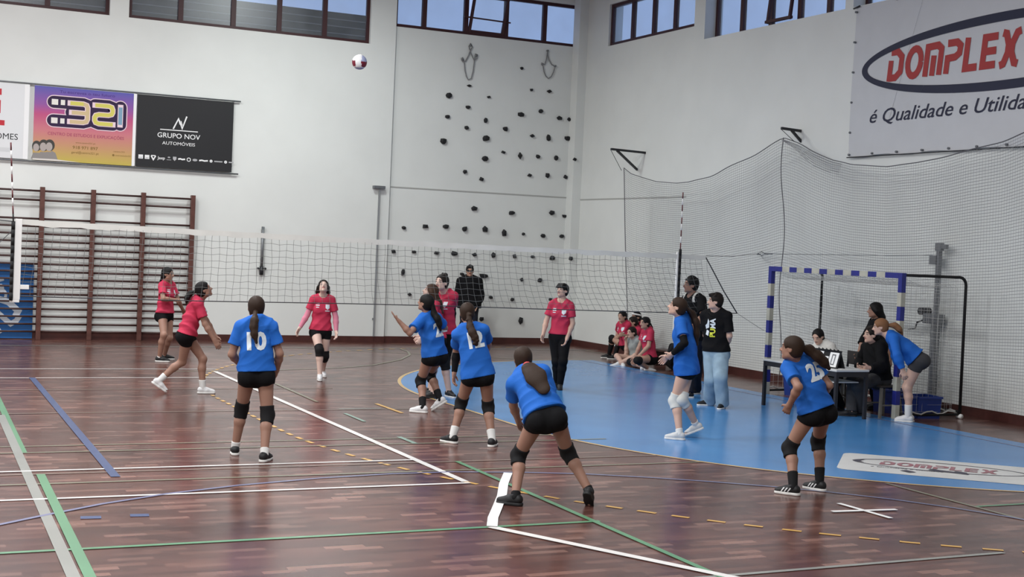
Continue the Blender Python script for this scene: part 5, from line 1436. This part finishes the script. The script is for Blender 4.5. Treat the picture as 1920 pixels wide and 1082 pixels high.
JOINTS = {
 'red_bars': dict(h=1.66, sex='f', big=1.00,
   pel=(-8.625, 6.959, 0.794), neck=(-8.612, 6.957, 1.337), head=(-8.623, 6.870, 1.493), Lsh=(-8.509, 7.057, 1.290), Rsh=(-8.717, 6.857, 1.294), Lel=(-8.407, 7.037, 1.049), Rel=(-8.732, 6.667, 1.075), Lwr=(-8.288, 7.179, 0.883), Rwr=(-8.510, 6.778, 1.060), Lhip=(-8.565, 7.017, 0.794), Rhip=(-8.685, 6.902, 0.795), Lkn=(-8.544, 6.931, 0.397), Rkn=(-8.697, 6.664, 0.465), Lan=(-8.574, 7.171, 0.080), Ran=(-8.736, 6.760, 0.080), Ltoe=(0.994, -0.108, 0.000), Rtoe=(0.932, -0.362, 0.000), fwd=(0.691, -0.722, -0.020), face=(0.807, -0.591, 0.000)),
 'runner': dict(h=1.66, sex='f', big=1.00,
   pel=(-9.295, 2.089, 0.811), neck=(-9.164, 2.061, 1.296), head=(-9.114, 1.970, 1.442), Lsh=(-9.158, 2.207, 1.257), Rsh=(-9.193, 1.921, 1.250), Lel=(-9.021, 2.158, 1.005), Rel=(-9.100, 1.881, 0.977), Lwr=(-8.898, 2.112, 0.794), Rwr=(-8.976, 1.834, 0.767), Lhip=(-9.285, 2.172, 0.812), Rhip=(-9.305, 2.007, 0.810), Lkn=(-9.059, 2.119, 0.478), Rkn=(-9.334, 2.156, 0.433), Lan=(-9.051, 2.099, 0.080), Ran=(-9.635, 2.162, 0.173), Ltoe=(0.992, -0.123, 0.000), Rtoe=(0.813, -0.100, -0.574), fwd=(0.958, -0.112, -0.265), face=(0.899, -0.111, 0.423)),
 'red_sleeves': dict(h=1.62, sex='f', big=1.00,
   pel=(-6.773, 4.059, 0.750), neck=(-6.757, 4.054, 1.295), head=(-6.777, 3.990, 1.457), Lsh=(-6.621, 4.024, 1.247), Rsh=(-6.896, 4.085, 1.255), Lel=(-6.556, 3.986, 0.974), Rel=(-6.983, 4.113, 1.001), Lwr=(-6.574, 3.876, 0.758), Rwr=(-7.108, 4.077, 0.796), Lhip=(-6.694, 4.041, 0.749), Rhip=(-6.852, 4.077, 0.751), Lkn=(-6.687, 4.061, 0.353), Rkn=(-6.860, 3.800, 0.467), Lan=(-6.624, 4.331, 0.080), Ran=(-6.849, 3.764, 0.080), Ltoe=(-0.047, -0.999, 0.000), Rtoe=(-0.270, -0.963, 0.000), fwd=(-0.220, -0.976, -0.003), face=(-0.239, -0.850, 0.469)),
 'ten': dict(h=1.66, sex='f', big=1.00,
   pel=(-9.787, -3.424, 0.842), neck=(-9.803, -3.388, 1.356), head=(-9.777, -3.275, 1.492), Lsh=(-9.943, -3.361, 1.305), Rsh=(-9.660, -3.421, 1.317), Lel=(-10.019, -3.341, 1.025), Rel=(-9.573, -3.470, 1.045), Lwr=(-9.895, -3.156, 0.914), Rwr=(-9.548, -3.302, 0.863), Lhip=(-9.869, -3.407, 0.841), Rhip=(-9.706, -3.441, 0.844), Lkn=(-9.873, -3.233, 0.473), Rkn=(-9.678, -3.488, 0.441), Lan=(-9.911, -3.183, 0.080), Ran=(-9.737, -3.646, 0.080), Ltoe=(0.172, 0.985, 0.000), Rtoe=(0.600, 0.800, 0.000), fwd=(0.208, 0.976, -0.063), face=(0.117, 0.971, 0.208)),
 'two_three': dict(h=1.66, sex='f', big=1.00,
   pel=(-6.554, -0.161, 0.748), neck=(-6.647, -0.123, 1.265), head=(-6.703, -0.154, 1.432), Lsh=(-6.771, -0.181, 1.201), Rsh=(-6.507, -0.071, 1.240), Lel=(-6.971, -0.322, 1.045), Rel=(-6.315, 0.088, 1.090), Lwr=(-7.101, -0.269, 1.189), Rwr=(-6.434, 0.280, 0.986), Lhip=(-6.631, -0.192, 0.744), Rhip=(-6.478, -0.129, 0.753), Lkn=(-6.659, 0.017, 0.396), Rkn=(-6.475, 0.161, 0.467), Lan=(-6.711, -0.220, 0.080), Ran=(-6.418, -0.087, 0.160), Ltoe=(-0.795, 0.607, 0.000), Rtoe=(-0.692, 0.438, -0.574), fwd=(-0.365, 0.921, -0.133), face=(-0.590, 0.765, 0.259)),
 'twelve': dict(h=1.66, sex='f', big=1.00,
   pel=(-7.172, -2.954, 0.789), neck=(-7.263, -2.882, 1.290), head=(-7.270, -2.808, 1.454), Lsh=(-7.380, -2.824, 1.215), Rsh=(-7.130, -2.952, 1.279), Lel=(-7.299, -2.625, 1.019), Rel=(-6.986, -2.777, 1.097), Lwr=(-7.323, -2.640, 0.771), Rwr=(-6.944, -2.571, 0.963), Lhip=(-7.245, -2.916, 0.782), Rhip=(-7.098, -2.991, 0.796), Lkn=(-7.244, -2.690, 0.444), Rkn=(-6.999, -2.882, 0.417), Lan=(-7.373, -2.789, 0.080), Ran=(-7.031, -3.091, 0.080), Ltoe=(-0.437, 0.900, 0.000), Rtoe=(0.631, 0.776, 0.000), fwd=(0.464, 0.885, -0.043), face=(0.276, 0.957, 0.087)),
 'red_sleeve_black': dict(h=1.74, sex='f', big=1.00,
   pel=(-5.665, 1.650, 0.904), neck=(-5.683, 1.658, 1.504), head=(-5.770, 1.577, 1.650), Lsh=(-5.590, 1.537, 1.462), Rsh=(-5.774, 1.777, 1.453), Lel=(-5.510, 1.747, 1.257), Rel=(-5.690, 1.963, 1.226), Lwr=(-5.424, 1.900, 1.063), Rwr=(-5.766, 1.793, 1.043), Lhip=(-5.612, 1.581, 0.905), Rhip=(-5.718, 1.719, 0.903), Lkn=(-5.691, 1.518, 0.491), Rkn=(-5.781, 1.719, 0.482), Lan=(-5.621, 1.495, 0.080), Ran=(-5.777, 1.833, 0.080), Ltoe=(0.128, -0.992, 0.000), Rtoe=(-0.992, -0.128, 0.000), fwd=(-0.794, -0.607, -0.016), face=(-0.879, -0.455, 0.139)),
 'red_hidden': dict(h=1.62, sex='f', big=1.00,
   pel=(-5.883, 1.413, 0.852), neck=(-5.933, 1.433, 1.380), head=(-6.019, 1.380, 1.523), Lsh=(-5.971, 1.297, 1.338), Rsh=(-5.887, 1.566, 1.335), Lel=(-6.048, 1.210, 1.079), Rel=(-5.886, 1.682, 1.076), Lwr=(-6.173, 1.244, 0.874), Rwr=(-6.016, 1.718, 0.874), Lhip=(-5.908, 1.335, 0.853), Rhip=(-5.859, 1.490, 0.852), Lkn=(-5.989, 1.339, 0.464), Rkn=(-5.943, 1.501, 0.464), Lan=(-5.930, 1.333, 0.080), Ran=(-5.886, 1.512, 0.080), Ltoe=(-0.955, 0.298, 0.000), Rtoe=(-0.955, 0.298, 0.000), fwd=(-0.950, 0.296, -0.102), face=(-0.897, 0.280, 0.342)),
 'jacket_man': dict(h=1.76, sex='m', big=1.12,
   pel=(-1.267, 10.795, 0.897), neck=(-1.282, 10.802, 1.461), head=(-1.301, 10.767, 1.647), Lsh=(-1.105, 10.731, 1.419), Rsh=(-1.455, 10.871, 1.408), Lel=(-1.048, 10.694, 1.118), Rel=(-1.517, 10.885, 1.107), Lwr=(-1.156, 10.639, 0.883), Rwr=(-1.444, 10.798, 0.868), Lhip=(-1.185, 10.763, 0.898), Rhip=(-1.349, 10.828, 0.896), Lkn=(-1.208, 10.650, 0.482), Rkn=(-1.410, 10.729, 0.481), Lan=(-1.148, 10.748, 0.075), Ran=(-1.386, 10.843, 0.075), Ltoe=(-0.555, -0.832, 0.000), Rtoe=(-0.237, -0.972, 0.000), fwd=(-0.370, -0.929, 0.001), face=(-0.370, -0.929, 0.000)),
 'coach': dict(h=1.66, sex='f', big=1.00,
   pel=(-3.369, 2.420, 0.828), neck=(-3.364, 2.418, 1.378), head=(-3.358, 2.415, 1.557), Lsh=(-3.258, 2.321, 1.332), Rsh=(-3.471, 2.516, 1.334), Lel=(-3.221, 2.283, 1.046), Rel=(-3.558, 2.544, 1.058), Lwr=(-3.321, 2.259, 0.819), Rwr=(-3.651, 2.448, 0.848), Lhip=(-3.307, 2.364, 0.827), Rhip=(-3.430, 2.477, 0.828), Lkn=(-3.398, 2.216, 0.460), Rkn=(-3.445, 2.357, 0.440), Lan=(-3.372, 2.334, 0.080), Ran=(-3.346, 2.496, 0.080), Ltoe=(-0.464, -0.886, 0.000), Rtoe=(-0.677, -0.736, 0.000), fwd=(-0.677, -0.736, 0.002), face=(-0.904, -0.372, 0.208)),
 'croucher': dict(h=1.62, sex='f', big=1.00,
   pel=(-8.006, -6.273, 0.746), neck=(-8.035, -5.912, 1.095), head=(-8.018, -5.786, 1.214), Lsh=(-8.155, -5.900, 1.009), Rsh=(-7.911, -5.987, 1.120), Lel=(-8.068, -5.741, 0.791), Rel=(-7.842, -6.057, 0.854), Lwr=(-7.945, -5.595, 0.641), Rwr=(-7.823, -5.869, 0.701), Lhip=(-8.081, -6.246, 0.733), Rhip=(-7.931, -6.300, 0.759), Lkn=(-8.144, -6.045, 0.397), Rkn=(-7.735, -6.190, 0.432), Lan=(-8.253, -6.242, 0.080), Ran=(-7.631, -6.412, 0.131), Ltoe=(-0.674, 0.739, 0.000), Rtoe=(0.479, 0.520, -0.707), fwd=(0.496, 0.624, -0.604), face=(0.218, 0.972, 0.087)),
 'white_pads': dict(h=1.66, sex='f', big=1.00,
   pel=(-4.384, -2.828, 0.843), neck=(-4.450, -2.785, 1.450), head=(-4.558, -2.844, 1.580), Lsh=(-4.544, -2.894, 1.402), Rsh=(-4.346, -2.683, 1.408), Lel=(-4.571, -3.056, 1.162), Rel=(-4.412, -2.663, 1.126), Lwr=(-4.604, -2.854, 1.019), Rwr=(-4.436, -2.477, 0.962), Lhip=(-4.441, -2.889, 0.842), Rhip=(-4.327, -2.767, 0.844), Lkn=(-4.512, -2.809, 0.450), Rkn=(-4.449, -2.874, 0.470), Lan=(-4.518, -2.957, 0.080), Ran=(-4.205, -2.825, 0.159), Ltoe=(-0.787, 0.617, 0.000), Rtoe=(-0.713, 0.559, -0.423), fwd=(-0.722, 0.680, -0.126), face=(-0.760, 0.596, 0.259)),
 'black_ref': dict(h=1.84, sex='m', big=1.00,
   pel=(-1.524, 1.369, 0.906), neck=(-1.578, 1.404, 1.553), head=(-1.649, 1.376, 1.736), Lsh=(-1.550, 1.206, 1.516), Rsh=(-1.597, 1.596, 1.491), Lel=(-1.635, 1.018, 1.269), Rel=(-1.597, 1.596, 1.219), Lwr=(-1.845, 0.896, 1.137), Rwr=(-1.616, 1.361, 1.077), Lhip=(-1.513, 1.277, 0.909), Rhip=(-1.535, 1.460, 0.904), Lkn=(-1.446, 1.423, 0.473), Rkn=(-1.686, 1.293, 0.500), Lan=(-1.304, 1.604, 0.080), Ran=(-1.747, 1.136, 0.080), Ltoe=(-0.957, -0.289, 0.000), Rtoe=(-0.973, 0.229, 0.000), fwd=(-0.990, -0.122, -0.076), face=(-0.970, 0.228, 0.087)),
 'jeans': dict(h=1.70, sex='m', big=1.00,
   pel=(-2.057, 0.003, 0.805), neck=(-2.076, 0.015, 1.387), head=(-2.141, -0.050, 1.546), Lsh=(-1.981, -0.142, 1.347), Rsh=(-2.167, 0.171, 1.335), Lel=(-1.956, -0.179, 1.053), Rel=(-2.150, 0.138, 1.039), Lwr=(-1.913, -0.023, 0.857), Rwr=(-1.988, 0.179, 0.846), Lhip=(-2.013, -0.070, 0.806), Rhip=(-2.100, 0.076, 0.803), Lkn=(-2.140, -0.269, 0.463), Rkn=(-2.151, -0.054, 0.411), Lan=(-2.025, -0.187, 0.080), Ran=(-2.025, 0.149, 0.080), Ltoe=(-0.757, -0.653, 0.000), Rtoe=(-0.987, 0.160, 0.000), fwd=(-0.859, -0.512, -0.017), face=(-0.870, 0.486, 0.087)),
 'twenty_five': dict(h=1.66, sex='f', big=1.00,
   pel=(-5.170, -6.327, 0.779), neck=(-5.309, -6.178, 1.252), head=(-5.430, -6.239, 1.369), Lsh=(-5.436, -6.201, 1.173), Rsh=(-5.158, -6.182, 1.249), Lel=(-5.490, -6.446, 1.026), Rel=(-5.029, -6.311, 1.023), Lwr=(-5.459, -6.284, 0.839), Rwr=(-4.977, -6.112, 0.883), Lhip=(-5.252, -6.333, 0.770), Rhip=(-5.088, -6.321, 0.788), Lkn=(-5.338, -6.159, 0.413), Rkn=(-4.968, -6.111, 0.461), Lan=(-5.426, -6.358, 0.080), Ran=(-5.011, -6.220, 0.080), Ltoe=(-0.601, 0.799, 0.000), Rtoe=(-0.374, 0.927, 0.000), fwd=(0.015, 0.955, -0.297), face=(-0.599, 0.796, 0.087)),
 'leaning': dict(h=1.68, sex='f', big=1.00,
   pel=(0.017, -1.928, 0.871), neck=(-0.276, -1.666, 1.182), head=(-0.379, -1.574, 1.310), Lsh=(-0.337, -1.806, 1.170), Rsh=(-0.162, -1.573, 1.137), Lel=(-0.402, -1.978, 0.941), Rel=(-0.020, -1.503, 0.890), Lwr=(-0.345, -2.030, 0.751), Rwr=(0.051, -1.566, 0.689), Lhip=(-0.034, -1.996, 0.875), Rhip=(0.067, -1.861, 0.867), Lkn=(-0.116, -1.900, 0.483), Rkn=(-0.040, -1.779, 0.478), Lan=(-0.096, -1.906, 0.080), Ran=(-0.004, -1.830, 0.080), Ltoe=(-0.767, 0.642, 0.000), Rtoe=(-0.683, 0.730, 0.000), fwd=(-0.550, 0.306, -0.777), face=(-0.796, 0.598, -0.087)),
 'dark_standing': dict(h=1.68, sex='f', big=1.00,
   pel=(0.487, -0.469, 0.809), neck=(0.485, -0.468, 1.348), head=(0.402, -0.523, 1.499), Lsh=(0.422, -0.600, 1.302), Rsh=(0.549, -0.336, 1.302), Lel=(0.513, -0.698, 1.041), Rel=(0.437, -0.261, 1.041), Lwr=(0.543, -0.747, 0.795), Rwr=(0.303, -0.326, 0.837), Lhip=(0.451, -0.545, 0.809), Rhip=(0.523, -0.394, 0.809), Lkn=(0.360, -0.705, 0.441), Rkn=(0.427, -0.539, 0.436), Lan=(0.507, -0.601, 0.080), Ran=(0.589, -0.443, 0.080), Ltoe=(-0.935, 0.353, 0.000), Rtoe=(-0.860, 0.511, 0.000), fwd=(-0.901, 0.434, -0.005), face=(-0.812, 0.584, 0.000)),
 'hoodie_man': dict(h=1.76, sex='m', big=1.00,
   pel=(-0.041, -1.165, 0.549), neck=(-0.093, -1.122, 1.029), head=(-0.205, -1.186, 1.169), Lsh=(-0.120, -1.311, 0.996), Rsh=(-0.056, -0.941, 0.969), Lel=(-0.194, -1.440, 0.726), Rel=(-0.017, -0.750, 0.730), Lwr=(-0.455, -1.477, 0.715), Rwr=(-0.196, -0.939, 0.683), Lhip=(-0.056, -1.252, 0.552), Rhip=(-0.026, -1.079, 0.547), Lkn=(-0.474, -1.272, 0.450), Rkn=(-0.451, -1.122, 0.488), Lan=(-0.307, -1.155, 0.080), Ran=(-0.514, -1.210, 0.080), Ltoe=(-0.941, 0.340, 0.000), Rtoe=(-0.867, 0.498, 0.000), fwd=(-0.979, 0.161, -0.122), face=(-0.963, 0.256, 0.087)),
 'white_jacket': dict(h=1.62, sex='f', big=1.00,
   pel=(-0.268, -0.384, 0.478), neck=(-0.372, -0.300, 0.951), head=(-0.487, -0.339, 1.076), Lsh=(-0.336, -0.443, 0.938), Rsh=(-0.389, -0.172, 0.879), Lel=(-0.248, -0.538, 0.686), Rel=(-0.250, -0.001, 0.700), Lwr=(-0.469, -0.625, 0.635), Rwr=(-0.292, -0.225, 0.617), Lhip=(-0.252, -0.463, 0.485), Rhip=(-0.283, -0.305, 0.471), Lkn=(-0.486, -0.748, 0.338), Rkn=(-0.553, -0.594, 0.439), Lan=(-0.229, -0.613, 0.080), Ran=(-0.536, -0.743, 0.080), Ltoe=(-1.000, -0.017, 0.000), Rtoe=(-1.000, -0.017, 0.000), fwd=(-0.960, -0.224, -0.171), face=(-0.846, -0.324, -0.423)),
 'sit_left': dict(h=1.62, sex='f', big=1.00,
   pel=(0.667, 7.223, 0.332), neck=(0.599, 7.262, 0.782), head=(0.514, 7.178, 0.910), Lsh=(0.630, 7.121, 0.755), Rsh=(0.582, 7.397, 0.724), Lel=(0.682, 7.305, 0.546), Rel=(0.672, 7.602, 0.550), Lwr=(0.472, 7.186, 0.514), Rwr=(0.557, 7.396, 0.492), Lhip=(0.681, 7.143, 0.335), Rhip=(0.654, 7.303, 0.328), Lkn=(0.661, 7.518, 0.463), Rkn=(0.592, 7.682, 0.425), Lan=(0.615, 7.570, 0.080), Ran=(0.634, 7.856, 0.080), Ltoe=(-0.985, 0.175, 0.000), Rtoe=(-0.965, 0.261, 0.000), fwd=(-0.974, -0.185, -0.131), face=(-0.940, -0.340, 0.000)),
 'sit_mid': dict(h=1.60, sex='f', big=1.00,
   pel=(0.843, 7.185, 0.271), neck=(0.838, 7.188, 0.687), head=(0.730, 7.122, 0.804), Lsh=(0.837, 7.049, 0.645), Rsh=(0.840, 7.327, 0.643), Lel=(0.609, 6.961, 0.507), Rel=(0.909, 7.579, 0.541), Lwr=(0.398, 6.856, 0.551), Rwr=(0.941, 7.815, 0.511), Lhip=(0.842, 7.105, 0.271), Rhip=(0.844, 7.265, 0.271), Lkn=(0.807, 7.449, 0.455), Rkn=(0.897, 7.622, 0.425), Lan=(0.887, 7.440, 0.080), Ran=(1.027, 7.731, 0.080), Ltoe=(-0.983, 0.186, 0.000), Rtoe=(-0.983, 0.186, 0.000), fwd=(-1.000, 0.012, -0.013), face=(-0.995, 0.100, 0.000)),
 'sit_back': dict(h=1.60, sex='f', big=1.00,
   pel=(1.039, 7.315, 0.327), neck=(0.993, 7.343, 0.770), head=(0.900, 7.273, 0.897), Lsh=(0.995, 7.201, 0.735), Rsh=(1.000, 7.479, 0.719), Lel=(1.084, 7.386, 0.545), Rel=(1.148, 7.621, 0.528), Lwr=(1.130, 7.580, 0.412), Rwr=(1.219, 7.807, 0.395), Lhip=(1.037, 7.235, 0.329), Rhip=(1.040, 7.395, 0.325), Lkn=(1.057, 7.619, 0.408), Rkn=(1.116, 7.770, 0.411), Lan=(1.216, 7.739, 0.080), Ran=(1.272, 7.887, 0.080), Ltoe=(-0.981, 0.192, 0.000), Rtoe=(-0.981, 0.192, 0.000), fwd=(-0.995, 0.013, -0.103), face=(-0.998, -0.068, 0.000)),
 'sit_grey': dict(h=1.58, sex='f', big=1.00,
   pel=(0.466, 6.481, 0.101), neck=(0.417, 6.509, 0.515), head=(0.318, 6.446, 0.639), Lsh=(0.433, 6.370, 0.484), Rsh=(0.411, 6.643, 0.462), Lel=(0.543, 6.529, 0.287), Rel=(0.285, 6.557, 0.232), Lwr=(0.376, 6.387, 0.197), Rwr=(0.271, 6.565, 0.446), Lhip=(0.472, 6.402, 0.103), Rhip=(0.460, 6.559, 0.098), Lkn=(0.232, 6.117, 0.209), Rkn=(0.078, 6.564, 0.162), Lan=(-0.040, 6.314, 0.033), Ran=(0.027, 6.217, 0.018), Ltoe=(-0.983, 0.182, 0.000), Rtoe=(0.182, 0.983, 0.000), fwd=(-0.990, -0.087, -0.111), face=(-0.986, -0.165, 0.000)),
 'sit_red': dict(h=1.62, sex='f', big=1.00,
   pel=(0.157, 5.483, 0.229), neck=(0.110, 5.512, 0.767), head=(0.007, 5.445, 0.891), Lsh=(0.099, 5.370, 0.729), Rsh=(0.129, 5.650, 0.717), Lel=(0.028, 5.313, 0.461), Rel=(0.054, 5.672, 0.445), Lwr=(-0.117, 5.384, 0.279), Rwr=(-0.028, 5.700, 0.217), Lhip=(0.148, 5.403, 0.230), Rhip=(0.166, 5.564, 0.227), Lkn=(-0.225, 5.274, 0.195), Rkn=(0.009, 5.910, 0.112), Lan=(0.097, 5.426, 0.040), Ran=(0.076, 5.532, 0.047), Ltoe=(0.933, -0.360, 0.000), Rtoe=(0.898, -0.440, 0.000), fwd=(-0.991, 0.102, -0.092), face=(-0.998, -0.068, 0.000)),
}
RED = dict(top=jersey_red, bottom=('shorts', cloth_black), hem=.0, top_e=.010, loose=.006, crest=True)
BLUE = dict(top=jersey_blue, bottom=('shorts', cloth_black), hem=-.01, loose=.016)
def mk(pid, label, **sp): return make_person(pid, label, JOINTS[pid], sp)
mk('ten', 'person in blue shirt number 10 seen from behind, ponytail, black knee pads', **{**BLUE, 'hem': .05}, number=('10', .63, .19, .185, -.0), hair='brown', skin='tan', pads=pad_black,
   tail=[(-.02, -.02, .135), (.10, -.03, .15), (.24, -.025, .155), (.40, -.005, .15)], tail_r=[.024, .034, .034, .030, .014], tail_at=(-.015, -.10, -.01), shoes=(shoe_b, sole_w), socks=(sock_w, .86))
mk('two_three', 'person in blue shirt starting with 2, left arm raised, white shoes, facing the net', **BLUE, number=('23', .62, .21, .185, .05), hair='black', skin='tan', pads=pad_black,
   tail=[(-.03, .0, .12), (.10, .01, .15), (.24, .02, .15), (.40, .03, .145)], tail_r=[.026, .042, .044, .036, .016], socks=(sock_b, .66), shoes=(shoe_w, sole_w), hands={'L': dict(curl=.12, palm=(1, -.3, .4)), 'R': dict(curl=.3)})
mk('twelve', 'person in blue shirt with thick dark braid, black forearm sleeve and white ankle socks', **{**BLUE, 'hem': -.06}, number=('12', .74, .17, .185, .05), hair='brown', skin='tan', pads=pad_black,
   tail=[(-.02, .015, .125), (.10, .03, .155), (.22, .05, .16), (.36, .05, .15)], tail_r=[.026, .036, .040, .034, .022], braid=True, socks=(sock_w, .72), shoes=(shoe_b, sole_w), sleeves={'L': (cloth_black, 1.10, .97)})
mk('croucher', 'person in plain blue shirt crouching forward, long loose ponytail in a red tie', **{**BLUE, 'hem': .06, 'loose': .024}, hair='brown', skin='tan', pads=pad_black, tail_at=(.015, -.126, -.05), tie=True,
   tail=[(.03, .02, .135), (.14, .03, .15), (.34, .05, .16), (.62, .07, .155)], tail_q=.42, sleek=True, tail_r=[.026, .042, .066, .088, .060], shoes=(shoe_b, sole_b), socks=(sock_b, .90))
mk('twenty_five', 'person in blue shirt 25 leaning forward at the right, long wavy ponytail, black calf socks', **{**BLUE, 'hem': .03}, number=('25', .70, .20, .18, .06), hair='brown', skin='tan', pads=pad_black,
   tail=[(-.10, .05, .16), (.06, .10, .17), (.20, .15, .16), (.34, .19, .14)], tail_r=[.026, .046, .050, .044, .018], socks=(sock_b, .64), shoes=(shoe_b, sole_w), stripes=True)
mk('white_pads', 'person in blue shirt with white knee pads and black arm sleeves walking left', **{**BLUE, 'hem': -.12, 'loose': .028}, fold=.007, hair='brown', skin='light', pads=pad_white,
   tail=[(-.06, .01, .13), (.12, .02, .16), (.34, .02, .15), (.55, .02, .14)], tail_r=[.026, .042, .046, .040, .018], socks=(sock_w, .86), shoes=(shoe_s, sole_w), sleeves={'L': (cloth_black, .68, .95), 'R': (cloth_black, .68, .95)})
mk('red_bars', 'person in red shirt standing in front of the wall bars holding her left arm', **{**RED, 'hem': .06}, hair='black', skin='tan', style='pony', tail=[(-.05, 0, .12), (.05, 0, .13)], tail_r=[.022, .028, .014], socks=(sock_w, .95), shoes=(shoe_b, sole_w), short_len=.28)
mk('runner', 'person in red shirt lunging to the right near the net, arms held low', **{**RED, 'hem': .03}, hair='black', skin='tan', tail=[(-.10, .01, .135), (.03, .02, .15), (.16, .02, .135)], tail_r=[.026, .04, .042, .018], socks=(sock_w, .72), shoes=(shoe_w, sole_w), short_len=.34)
mk('red_sleeves', 'person in red shirt with pink arm sleeves looking up behind the net', **{**RED, 'hem': .03}, hair='dark', skin='pale', style='long', len=.02, pads=pad_black, socks=(sock_w, .95), shoes=(shoe_w, sole_w),
   sleeves={'L': (sleeve_pink, .5, .97), 'R': (sleeve_pink, .5, .97)}, short_len=.30)
mk('red_sleeve_black', 'person in red shirt with hair bun and black arm sleeves beside the net', **{**RED, 'bottom': ('leggings', cloth_black), 'leg_len': .02}, hair='dark', skin='pale', style='bun', pads=pad_black, shoes=(shoe_b, sole_w),
   sleeves={'L': (cloth_black, .72, .95), 'R': (cloth_black, .72, .95)})
mk('red_hidden', 'person in red shirt with long brown hair looking up, half hidden behind another player', **RED, hair='light_brown', skin='pale', style='long', len=.30, shoes=(shoe_b, sole_b), hands={'R': dict(curl=.9), 'L': dict(curl=.9)})
mk('coach', 'person in red shirt and black trousers standing on the blue floor, dark fringe', **{**RED, 'hem': .07, 'bottom': ('leggings', cloth_black)}, short_e=.014, leg_len=1.05, hair='black', skin='light', fringe=True, tail=[(-.08, .03, .115), (.02, .05, .12)], tail_r=[.024, .032, .016], shoes=(shoe_b, sole_b))
mk('jacket_man', 'person in black jacket and glasses standing against the climbing wall', glasses=True, top=cloth_black, top_name='jacket', long_sleeves=True, top_e=.03, loose=.03, hem=-.12, puffy=True, bottom=('pants', cloth_navy), hair='black', skin='mid', style='short', shoes=(shoe_b, sole_b), collar=.062)
mk('black_ref', 'tall person in black sports top with white shoulder panels standing by the net post', panels=True, top=cloth_black, loose=.02, hem=-.05, bottom=('pants', cloth_navy), hair='black', skin='tan', style='short', shoes=(shoe_b, sole_w), sleeve=.8)
mk('jeans', 'person in black printed t-shirt and light blue jeans with whistle in the mouth', whistle=True, top=cloth_black, loose=.022, hem=.02, bottom=('jeans', jean_m), hair='dark', skin='light', style='short', quiff=True, print=True, shoes=(shoe_b, sole_w), sleeve=.8)
mk('leaning', 'person in blue top and grey shorts leaning with hands on knees beside the goal post', **{**BLUE, 'bottom': ('shorts', cloth_dgrey), 'hem': .10, 'loose': .02}, long_sleeves=True, cuff=.9, short_len=.36, short_e=.012, hair='ginger', skin='light', tail=[(-.10, .0, .16), (.04, .0, .155), (.20, .02, .13)], tail_r=[.030, .046, .046, .016], socks=(sock_w, .58), shoes=(shoe_w, sole_w))
mk('dark_standing', 'person with long dark hair in black jacket standing behind the table', top=cloth_black, top_name='jacket', loose=.02, long_sleeves=True, cuff=.35, hem=-.05, bottom=('pants', cloth_black), hair='black', skin='tan', style='long', len=.06, shoes=(shoe_b, sole_b))
mk('hoodie_man', 'person in black hooded top sitting at the right end of the table, smiling', top=cloth_black, top_name='hoodie', long_sleeves=True, top_e=.024, loose=.03, hood=True, hem=-.06, bottom=('pants', cloth_dgrey), hair='dark', skin='light', style='short', shoes=(shoe_b, sole_b))
mk('white_jacket', 'person in white hooded top with black sleeves sitting behind the score flipper', top=cloth_white, top_name='hoodie', long_sleeves=False, sleeve=.35, top_e=.022, loose=.03, hood=True, hairline=.025, bottom=('pants', cloth_black), hair='black', skin='light', tail=[(-.02, .05, .12), (.12, .07, .15), (.26, .08, .15)], tail_r=[.026, .036, .036, .014], shoes=(shoe_b, sole_b),
   sleeves={'L': (cloth_black, .30, .97), 'R': (cloth_black, .30, .97)})
mk('sit_left', 'person in red shirt sitting by the wall hugging raised knees, leftmost of the seated girls', **{**RED}, hair='black', skin='mid', tail=[(-.05, 0, .11)], tail_r=[.022, .014], pads=pad_black, socks=(sock_b, .30), shoes=(shoe_b, sole_w))
mk('sit_mid', 'person in red shirt sitting between the girl hugging her knees and the kneeling girl', **{**RED, 'crest': False}, hair='dark', skin='mid', tail=[(-.05, 0, .11)], tail_r=[.022, .014], pads=pad_black, shoes=(shoe_b, sole_w))
mk('sit_back', 'person with white headband sitting rearmost in the seated group by the wall', band=True, **{**RED, 'crest': False}, hair='black', skin='mid', tail=[(-.02, 0, .12), (.1, 0, .13)], tail_r=[.022, .03, .014], shoes=(shoe_b, sole_w))
mk('sit_grey', 'person in grey shirt sitting cross legged in front, chin resting on one hand', top=cloth_grey, bottom=('shorts', cloth_black), hair='dark', skin='light', loose=.012, tail=[(-.05, .04, .10), (.12, .06, .08)], tail_r=[.022, .03, .014], shoes=(shoe_w, sole_w), socks=(sock_w, .92), hands={'R': dict(curl=1.0)})
mk('sit_red', 'person in red shirt kneeling on her heels at the right of the seated girls', **{**RED, 'hem': .02}, hair='black', skin='mid', tail=[(-.05, 0, .11)], tail_r=[.022, .014], pads=pad_black, shoes=(shoe_w, sole_w))
